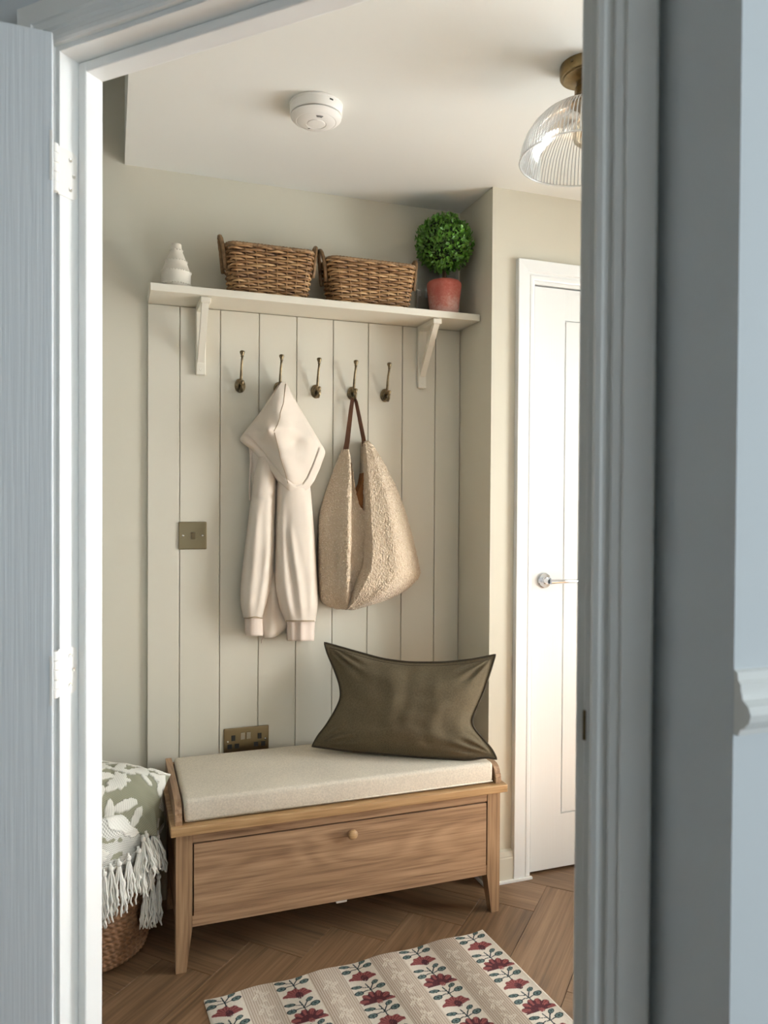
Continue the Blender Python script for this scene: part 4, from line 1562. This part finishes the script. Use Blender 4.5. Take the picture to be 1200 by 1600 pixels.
for k, (r_, ln_) in enumerate(((0.0405, 0.018), (0.0365, 0.014))):
    a0 = math.radians(-92)
    arc = [(ax_ + r_ * math.cos(a0 + t), ay_ + r_ * math.sin(a0 + t), ZC - 0.0473 - (0.0405 - r_) * 0.19) for t in np.linspace(-ln_ / r_ / 2, ln_ / r_ / 2, 8)]
    MB().tube(arc, 0.0011, 5).build('slot', 'dark', cp)
a0 = math.radians(110)
MB().tube([(ax_ + 0.029 * math.cos(a0), ay_ + 0.029 * math.sin(a0), ZC - 0.0495), (ax_ + 0.035 * math.cos(a0 + .05), ay_ + 0.035 * math.sin(a0 + .05), ZC - 0.0482)], 0.0012, 6).build('slot', 'dark', cp)
a0 = math.radians(-70)
MB().box(-0.005, 0.005, -0.0006, 0.0004, -0.0018, 0.0018, lambda x, y, z: (ax_ + 0.0678 * math.cos(a0) - x * math.sin(a0) + y * math.cos(a0), ay_ + 0.0678 * math.sin(a0) + x * math.cos(a0) + y * math.sin(a0), ZC - 0.012 + z)).build('slot', 'dark', bs_)

# ------------------------------------------------------------------ ceiling lamp
lx_, ly_ = 1.055, 1.552
la = empty('ceiling_lamp', (lx_, ly_, ZC))
tag(la, 'antique brass ceiling lamp with ribbed glass dome shade', 'lamp')
cr = MB().lathe(flip([(0.060, 0.0), (0.0605, 0.002), (0.0605, 0.024), (0.0585, 0.027), (0.053, 0.027), (0.0515, 0.0295), (0.047, 0.0295), (0.024, 0.034), (0.0215, 0.036), (0.0215, 0.046), (0.0245, 0.050), (0.026, 0.056), (0.026, 0.068), (0.0285, 0.072), (0.034, 0.078), (0.0355, 0.082), (0.0355, 0.090), (0.033, 0.091)]), 48, (lx_, ly_, ZC - 0.0002)).build('ceiling_rose', 'brass', la, angle=35)
for a in (200, 320, 80):
    MB().sphere((lx_ + 0.037 * math.cos(R(a)), ly_ + 0.037 * math.sin(R(a)), ZC - 0.085), 0.0042, 8, 6).build('thumb_screw', 'bronze', cr, smooth=True)
MB().sphere((lx_ + 0.0605 * math.cos(R(205)), ly_ + 0.0605 * math.sin(R(205)), ZC - 0.011), 0.0036, 8, 6).build('screw', 'bronze', cr, smooth=True)
SP = [(0.034, 0.088), (0.050, 0.093), (0.078, 0.104), (0.102, 0.119), (0.122, 0.139), (0.137, 0.162), (0.146, 0.187), (0.151, 0.209), (0.152, 0.218)]
# dome as thin glass wall with real flutes
SEG = 256
vs, fs = [], []
n_ = len(SP)
for k in range(SEG):
    a = 2 * math.pi * k / SEG
    for i, (r_, h) in enumerate(SP):
        rr = r_ + (0.0007 if k % 2 else -0.0007)
        vs.append((lx_ + rr * math.cos(a), ly_ + rr * math.sin(a), ZC - h))
for k in range(SEG):
    k2 = (k + 1) % SEG
    for i in range(n_ - 1):
        fs.append((k * n_ + i, k2 * n_ + i, k2 * n_ + i + 1, k * n_ + i + 1))
shd = MB().add(vs, fs).build('shade', 'glass_pane', la, smooth=True)
mb = MB()
NRIB = 104
for k in range(NRIB):
    a = 2 * math.pi * k / NRIB
    mb.tube([(lx_ + (r_ + .0006) * math.cos(a), ly_ + (r_ + .0006) * math.sin(a), ZC - h) for r_, h in SP], [0.0006 + 0.0009 * r_ / 0.149 for r_, h in SP], 4)
rb_ = mb.build('flutes', 'glass_rib', shd, smooth=True)
rb_['kind'] = 'stuff'
MB().tube([(lx_ + 0.1522 * math.cos(2 * math.pi * k / 96), ly_ + 0.1522 * math.sin(2 * math.pi * k / 96), ZC - 0.219) for k in range(96)], 0.0026, 8, True).build('shade_rim', 'glass_rib', shd, smooth=True)
bl = MB().lathe(flip([(0.013, 0.1), (0.014, 0.118), (0.022, 0.132), (0.029, 0.150), (0.030, 0.162), (0.026, 0.178), (0.014, 0.188), (1e-6, 0.190)]), 28, (lx_, ly_, ZC)).build('bulb', 'bulb_glass', la, smooth=True)
MB().lathe(flip([(0.015, 0.086), (0.015, 0.108), (0.012, 0.112)]), 20, (lx_, ly_, ZC)).build('bulb_cap', 'brass', bl, angle=40)
mb = MB()
for k in range(4):
    a = R(45 + 90 * k)
    mb.tube([(lx_ + 0.004 * math.cos(a), ly_ + 0.004 * math.sin(a), ZC - 0.120), (lx_ + 0.011 * math.cos(a), ly_ + 0.011 * math.sin(a), ZC - 0.165)], 0.0014, 6)
mb.build('filament', 'amber', bl)
# ------------------------------------------------------------------ rug
RA = Vector((0.222, 1.947))
re_ = Vector((0.99785, 0.0656))
rn_ = Vector((0.0656, -0.99785))
RUW, RUL = 0.812, 0.60
NU, NVv = 520, 384
U = np.linspace(0, RUW, NU + 1)[None, :].repeat(NVv + 1, 0)
V = np.linspace(0, RUL, NVv + 1)[:, None].repeat(NU + 1, 1)
cols = 0.045 + 0.178 * np.arange(5)
ci = np.clip(np.round((U - 0.045) / 0.178), 0, 4).astype(int)
X = U - cols[ci]
L3 = lambda *c: np.array(lin(*c)[:3])
C = np.zeros(U.shape + (3,))
C[:] = L3(226, 216, 201)
nz = rng.rand(*U.shape)
nz2 = rng.rand(*U.shape)
taupe = (np.abs(X) > 0.046) & (U > 0.04) & (U < 0.77)
line = (np.mod(U, 0.0062) < 0.0022)
C[taupe] = L3(206, 191, 174)
C[taupe & line] = L3(170, 150, 132)
wl = taupe & (np.mod(U + 0.0031, 0.0124) < 0.0020)
C[wl] = L3(212, 200, 184)
# pale leaf sprays in the taupe bands
for k in range(4):
    cx_ = 0.134 + 0.178 * k
    for q in range(12):
        cv_ = 0.030 + 0.058 * q + 0.03 * (k % 2)
        for (dx, dv, ang) in ((0.0, 0.0, 0.9), (0.012, 0.012, -0.5), (-0.013, 0.018, 2.2), (0.004, 0.03, 1.3)):
            xx, vv = U - cx_ - dx, V - cv_ - dv
            a = xx * math.cos(ang) + vv * math.sin(ang)
            b = -xx * math.sin(ang) + vv * math.cos(ang)
            lf_ = ((a / 0.015) ** 2 + (b / 0.0052) ** 2 < 1) & (np.abs(b) > 0.0008) & taupe & (np.mod(a * 1.0 + np.abs(b), 0.005) < 0.0034)
            C[lf_] = L3(224, 214, 198)
RED, DRED, MAR, TEAL, DTEAL = L3(156, 92, 88), L3(122, 64, 66), L3(86, 52, 58), L3(104, 122, 118), L3(48, 60, 64)
PV = 0.185


def ell(xx, vv, cx_, cv_, ra, rb, ang=0):
    a = (xx - cx_) * math.cos(ang) + (vv - cv_) * math.sin(ang)
    b = -(xx - cx_) * math.sin(ang) + (vv - cv_) * math.cos(ang)
    return (a / ra) ** 2 + (b / rb) ** 2


def strokeline(xx, vv, pts, w):
    out = np.zeros(xx.shape, bool)
    for (x0, y0), (x1, y1) in zip(pts, pts[1:]):
        dx, dy = x1 - x0, y1 - y0
        t = np.clip(((xx - x0) * dx + (vv - y0) * dy) / (dx * dx + dy * dy), 0, 1)
        out |= np.hypot(xx - x0 - t * dx, vv - y0 - t * dy) < w
    return out


for ph in np.arange(-PV, RUL + PV, PV):
    # sprig, poppy at .073, sprig, chrysanthemum at .166
    for sv in (0.026, 0.120):
        vv = V - (ph + sv)
        near = (np.abs(vv) < 0.05) & ~taupe
        st = strokeline(X, vv, [(0.002, 0.026), (0.0, 0.004), (-0.004, -0.016)], 0.0018)
        st |= strokeline(X, vv, [(0.0, 0.012), (-0.012, 0.010), (-0.026, 0.014)], 0.0015) | strokeline(X, vv, [(-0.002, 0.0), (-0.016, -0.004), (-0.026, -0.009)], 0.0012)
        st |= strokeline(X, vv, [(0.0, 0.010), (0.010, -0.004), (0.017, -0.012)], 0.0016) | strokeline(X, vv, [(0.001, 0.012), (0.014, 0.008), (0.024, 0.006)], 0.0014)
        C[st & near] = DTEAL
        for (cx_, cv_, ra, rb, ang) in ((-0.031, -0.010, 0.0145, 0.0066, 0.15), (-0.033, 0.015, 0.0130, 0.0085, -0.1), (0.022, -0.016, 0.011, 0.0066, -0.5), (0.031, 0.004, 0.0135, 0.0085, -0.25)):
            e = ell(X, vv, cx_, cv_, ra, rb, ang)
            C[(e < 1) & near] = TEAL
            C[(e < 1) & (e > 0.55) & near] = DTEAL
            C[(e < 0.08) & near] = DTEAL
    # poppy: fan opening upwards (away from the viewer)
    vv = V - (ph + 0.073)
    near = (np.abs(vv) < 0.03) & ~taupe
    th = np.arctan2(-(vv - 0.010), X)
    rr = np.hypot(X, (vv - 0.010) * 1.25)
    lim = 0.040 * (0.86 + 0.10 * np.abs(np.sin(th * 2.5)) + 0.06 * np.sin(th * 9))
    fan = (rr < lim) & (vv < 0.012 + 0.004 * np.cos(X * 90)) & near
    C[fan] = RED
    C[fan & (np.sin(th * 19 + rr * 90) > 0.35)] = DRED
    core = (ell(X, vv, 0.003, 0.008, 0.010, 0.013) < 1) & near
    C[core & (nz2 < 0.85)] = MAR
    # chrysanthemum
    vv = V - (ph + 0.166)
    near = (np.abs(vv) < 0.036) & ~taupe
    th = np.arctan2(-(vv - 0.014), X)
    rr = np.hypot(X, (vv - 0.014) * 1.1)
    lim = 0.047 * (0.80 + 0.20 * np.abs(np.cos(th * 5.5)))
    mum = (rr < lim) & (vv < 0.018) & near
    C[mum] = MAR
    C[mum & (rr > 0.5 * lim) & (np.cos(th * 11) > -0.1)] = RED
    C[mum & (np.sin(th * 25 + rr * 160) > 0.72)] = DRED
    C[(ell(X, vv, 0.004, 0.016, 0.008, 0.008) < 1) & near & (nz2 < 0.8)] = RED
C *= (0.90 + 0.18 * nz2)[..., None]
# relief of the ribbed weave
Hh = 0.0062 + 0.0006 * np.cos(U * 2 * math.pi / 0.0031) + 0.0004 * nz
edge = np.minimum(np.minimum(U, RUW - U), np.minimum(V, RUL - V))
Hh = np.where(edge < 0.006, 0.0012 + (Hh - 0.0012) * np.sqrt(np.clip(edge / 0.006, 0, 1)), Hh)
# slightly wavy woven end
wob = 0.0045 * np.cos((U - 0.134) * 2 * math.pi / 0.178) * np.clip(1 - V / 0.05, 0, 1)
Vw = V - wob + 0.002
# rounded corner
PX = RA.x + re_.x * U + rn_.x * Vw
PY = RA.y + re_.y * U + rn_.y * Vw
top = np.stack([PX, PY, Hh], -1).reshape(-1, 3)
rim = [j for j in range(NU + 1)] + [j * (NU + 1) + NU for j in range(1, NVv + 1)] + [NVv * (NU + 1) + i for i in range(NU - 1, -1, -1)] + [j * (NU + 1) for j in range(NVv - 1, 0, -1)]
base = top[rim].copy()
base[:, 2] = 0.0006
i0 = (np.arange(NVv)[:, None] * (NU + 1) + np.arange(NU)[None, :]).reshape(-1)
quads = np.stack([i0, i0 + 1, i0 + NU + 2, i0 + NU + 1], 1)
nr_ = len(rim)
nt_ = len(top)
rq = np.array([(rim[k], nt_ + k, nt_ + (k + 1) % nr_, rim[(k + 1) % nr_]) for k in range(nr_)])


def np_mesh(name, verts, quads, colors=None):
    me = bpy.data.meshes.new(name)
    me.vertices.add(len(verts))
    me.vertices.foreach_set('co', np.asarray(verts, np.float32).ravel())
    me.loops.add(len(quads) * 4)
    me.loops.foreach_set('vertex_index', np.asarray(quads, np.int32).ravel())
    me.polygons.add(len(quads))
    me.polygons.foreach_set('loop_start', np.arange(0, len(quads) * 4, 4, dtype=np.int32))
    me.polygons.foreach_set('loop_total', np.full(len(quads), 4, np.int32))
    me.update(calc_edges=True)
    if colors is not None:
        at = me.color_attributes.new('dye', 'FLOAT_COLOR', 'POINT')
        c4 = np.ones((len(verts), 4), np.float32)
        c4[:, :3] = colors
        at.data.foreach_set('color', c4.ravel())
    return me


Cf = C.reshape(-1, 3)
me = np_mesh('floor_rug', np.concatenate([top, base]), np.concatenate([quads[:, ::-1], rq]), np.concatenate([Cf, Cf[rim]]))
rug = put('floor_rug', me, 'rug')
tag(rug, 'cream and taupe striped rug with red flower columns on the floor', 'rug')

# ------------------------------------------------------------------ seagrass floor basket, cushion and fringed throw
bx_, by_ = -0.062, 2.288
fbk = empty('floor_basket', (bx_, by_, 0))
tag(fbk, 'round brown seagrass basket on the floor left of the bench', 'basket')
vs, fs = [], []
SG, RW = 300, 150
HB = 0.30
for j in range(RW + 1):
    f = j / RW
    r0 = 0.158 + 0.030 * math.sin(min(1, f * 1.15) * math.pi * 0.55)
    if f < 0.06:
        r0 -= 0.014 * (1 - f / 0.06) ** 2
    for k in range(SG):
        a = 2 * math.pi * k / SG
        row = f * 17 + a / (2 * math.pi)
        cell = math.floor(row)
        y_ = row - cell
        bulge = math.sqrt(max(0, 1 - (2 * y_ - 1) ** 2))
        tw_ = math.sin(a * 62 + y_ * 5.2 + cell * 2.1)
        w_ = 0.0032 * bulge + 0.0022 * tw_ * bulge + 0.0014 * noise.noise(Vector((a * 40, row * 5, 3)))
        vs.append((bx_ + (r0 + w_) * math.cos(a), by_ + (r0 + w_) * math.sin(a), 0.001 + f * HB))
for j in range(RW):
    for k in range(SG):
        k2 = (k + 1) % SG
        fs.append((j * SG + k, j * SG + k2, (j + 1) * SG + k2, (j + 1) * SG + k))
fs.append(tuple(range(SG))[::-1])
MB().add(vs, fs).build('woven_side', 'seagrass', fbk, smooth=True)
MB().tube([(bx_ + 0.184 * math.cos(2 * math.pi * k / 80), by_ + 0.184 * math.sin(2 * math.pi * k / 80), HB + 0.002) for k in range(80)], 0.007, 8, True).build('rim', 'seagrass', fbk, smooth=True)

# throw: sheet heaped in the basket and hanging over its front rim
th_ = empty('fringed_throw', (bx_, by_, 0.3))
tag(th_, 'white and grey woven throw with long tassels spilling from the basket', 'blanket')
NT, NSs = 460, 220
P3 = np.zeros((NSs + 1, NT + 1, 3))
CC = np.zeros((NSs + 1, NT + 1, 3))


def hem_z(th):
    # th: angle around the basket, -90 deg faces the camera side
    return 0.285 - 0.02 * math.cos((th + 1.4) * 3) + 0.03 * max(0, math.sin((th + 0.9) * 1.6))


for i in range(NT + 1):
    th = R(-215) + R(255) * i / NT
    hz_ = hem_z(th)
    for j in range(NSs + 1):
        s = j / NSs
        if s < 0.55:
            q = s / 0.55
            rad = 0.205 * q ** 0.8
            z = 0.335 + 0.085 * math.exp(-((q - 0.82) / 0.16) ** 2) + 0.026 * q ** 6
        else:
            q = (s - 0.55) / 0.45
            rad = 0.205 + 0.012 * math.sin(q * math.pi) - 0.004 * q
            z = 0.385 + (hz_ - 0.385) * q
        w = 0.016 * noise.noise(Vector((math.cos(th) * 3.0, math.sin(th) * 3.0, s * 2.4))) + 0.008 * noise.noise(Vector((th * 4, s * 5, 7)))
        rad += w
        z += w * 0.6 * (1 - s * 0.5)
        u_, v_ = th * 0.2, s * 0.42
        chk = ((i // 2) + (j // 2)) % 2
        c = L3(232, 229, 220) if chk else L3(172, 170, 160)
        rad += 0.0012 * chk
        lf_ = noise.noise(Vector((u_ * 17, v_ * 17, 1.5))) + 0.25 * noise.noise(Vector((u_ * 60, v_ * 60, 4)))
        if lf_ > 0.14:
            c = L3(236, 232, 221) * (0.93 + 0.07 * chk)
            rad += 0.0025
        elif lf_ < -0.36:
            c = L3(152, 150, 128)
        P3[j, i] = (bx_ + rad * math.cos(th), by_ + rad * math.sin(th), z)
        CC[j, i] = c
P3[..., 1] = np.minimum(P3[..., 1], PF - 0.006)
P3[..., 0] = np.where(P3[..., 1] > 2.05, np.minimum(P3[..., 0], 0.143), P3[..., 0])
i0 = (np.arange(NSs)[:, None] * (NT + 1) + np.arange(NT)[None, :]).reshape(-1)
qd = np.stack([i0, i0 + 1, i0 + NT + 2, i0 + NT + 1], 1)
inn = P3.reshape(-1, 3).copy()
ctr = np.array([bx_, by_, 0])
dv = inn - ctr
dv[:, 2] = 0
ln_ = np.linalg.norm(dv, axis=1, keepdims=True)
inn = inn - dv / np.maximum(ln_, 1e-5) * 0.004 - np.array([0, 0, 0.003])
nq = len(inn)
rimq = []
for i in range(NT):
    a = NSs * (NT + 1) + i
    rimq.append((a, a + 1, nq + a + 1, nq + a))
me = np_mesh('throw_sheet', np.concatenate([P3.reshape(-1, 3), inn]), np.concatenate([qd, qd[:, ::-1] + nq, np.array(rimq)]), np.concatenate([CC.reshape(-1, 3)] * 2))
put('woven_sheet', me, 'tuft', th_, smooth=True)


def tassel(knot, length, n=11, spread=0.016, lean=(0, 0), rs=None):
    mbt = MB()
    k = Vector(knot)
    mbt.sphere(k, 0.0062, 10, 8, (1.1, 1, 1.3))
    mbt.tube([k + Vector((-0.002, 0.004, 0.012)), k], 0.0035, 6)
    for q in range(n):
        a = rs.uniform(0, 2 * math.pi)
        sp = spread * math.sqrt(rs.uniform(0.1, 1))
        L = length * rs.uniform(0.78, 1.08)
        end = Vector((sp * math.cos(a) + lean[0], sp * math.sin(a) * 0.55 + lean[1], -L))
        ph = rs.uniform(0, 6.3)
        fr_ = rs.uniform(2.0, 3.6)
        pts = []
        for t in range(11):
            s = t / 10
            b = (1 - (1 - s) ** 1.8)
            p = Vector((end.x * b, end.y * b, end.z * s))
            wv = 0.0032 * s
            p += Vector((wv * math.sin(fr_ * 2 * math.pi * s + ph), wv * 0.6 * math.cos(fr_ * 2 * math.pi * s + ph * 1.7), 0))
            pts.append(Vector((min(k.x + p.x, 0.146), k.y + p.y, k.z + p.z)))
        mbt.tube(pts, [0.0026] * 10 + [0.0020], 5)
    t_ = mbt.build('tassel', 'yarn', th_, smooth=True)
    return t_


rs = np.random.RandomState(12)
kn = [(140, 1378, 2.082), (152, 1372, 2.075), (163, 1366, 2.072), (173, 1357, 2.075), (186, 1350, 2.080), (201, 1341, 2.088), (217, 1330, 2.100), (228, 1322, 2.118)]
for (px, py, Y) in kn:
    tassel(W(px, py, Y), 0.125 + rs.uniform(-0.01, 0.015), 17, 0.020, (0.002, -0.004), rs)
for (px, py, Y, L_) in ((229, 1382, 2.140, 0.116), (239, 1376, 2.150, 0.120), (248, 1370, 2.165, 0.122)):
    tassel(W(px, py, Y), L_, 17, 0.014, (-0.002, -0.003), rs)
for (px, py, Y, lx2) in ((229, 1306, 2.118, 0.016), (238, 1302, 2.130, 0.012), (224, 1312, 2.108, 0.014), (246, 1308, 2.150, 0.006)):
    tassel(W(px, py, Y), 0.092, 18, 0.026, (lx2, -0.012), rs)

# floral cushion lying on the throw
qTL, qTR = Vector((-0.20, 2.33, 0.515)), W(266, 1212, 2.262)
qBL, qBR = W(60, 1248, 2.13), W(246, 1306, 2.125)
nn2 = (qBR - qBL).cross(qTL - qBL).normalized()
if nn2.z < 0:
    nn2 = -nn2
NU2, NV2 = 170, 130
F2, B2, fs2, rim2 = pillow((qTL, qTR, qBL, qBR), (0.008, -0.01, 0.02, 0.012), 0.062, nn2, NU2, NV2, 0.004, 1.3, 0.0, 2.4)
cf = np.zeros((len(F2), 3))
motifs = []
for k in range(44):
    motifs.append((rs.uniform(-0.95, 0.98), rs.uniform(-0.95, 0.95), rs.uniform(0.13, 0.21), rs.uniform(0.045, 0.08), rs.uniform(0, 3.14)))
for (fx, fy) in ((-0.45, 0.1), (0.15, -0.2), (0.3, 0.75), (-0.1, 0.65)):
    for a in range(6):
        motifs.append((fx + 0.10 * math.cos(a * 1.05), fy + 0.13 * math.sin(a * 1.05), 0.095, 0.05, a * 1.05))
for j in range(NV2 + 1):
    for i in range(NU2 + 1):
        u, v = -1 + 2 * i / NU2, -1 + 2 * j / NV2
        k = j * (NU2 + 1) + i
        inside = False
        wu = u + 0.02 * noise.noise(Vector((u * 14, v * 14, 0)))
        wv = v + 0.02 * noise.noise(Vector((u * 14, v * 14, 5)))
        for (mx, my, ra, rb, an) in motifs:
            dx, dy = wu - mx, (wv - my) * 0.78
            if abs(dx) > 0.26 or abs(dy) > 0.26:
                continue
            a = dx * math.cos(an) + dy * math.sin(an)
            b = -dx * math.sin(an) + dy * math.cos(an)
            if (a / ra) ** 2 + (b / rb) ** 2 < 1 - 0.3 * a / ra:
                inside = True
                break
        if not inside and abs(wv - 0.45 - 0.25 * math.sin(wu * 5)) < 0.018:
            inside = True
        if inside:
            cf[k] = L3(234, 229, 216) * (0.88 + 0.12 * math.sin(i * 1.9 + j * 0.9))
            F2[k] = F2[k] + nn2 * (0.0042 + 0.0009 * math.sin(i * 1.9 + j * 0.9))
        else:
            cf[k] = L3(158, 155, 132) * (0.86 + 0.14 * math.sin(i * 2.1 - j * 2.1))
qv = [tuple(p) for p in F2 + B2]
me = np_mesh('floral_cushion', qv, np.array(fs2), np.concatenate([cf, cf]))
fc = put('floral_cushion', me, 'tuft', None, smooth=True)
tag(fc, 'sage green cushion with tufted white flowers on top of the basket', 'cushion')
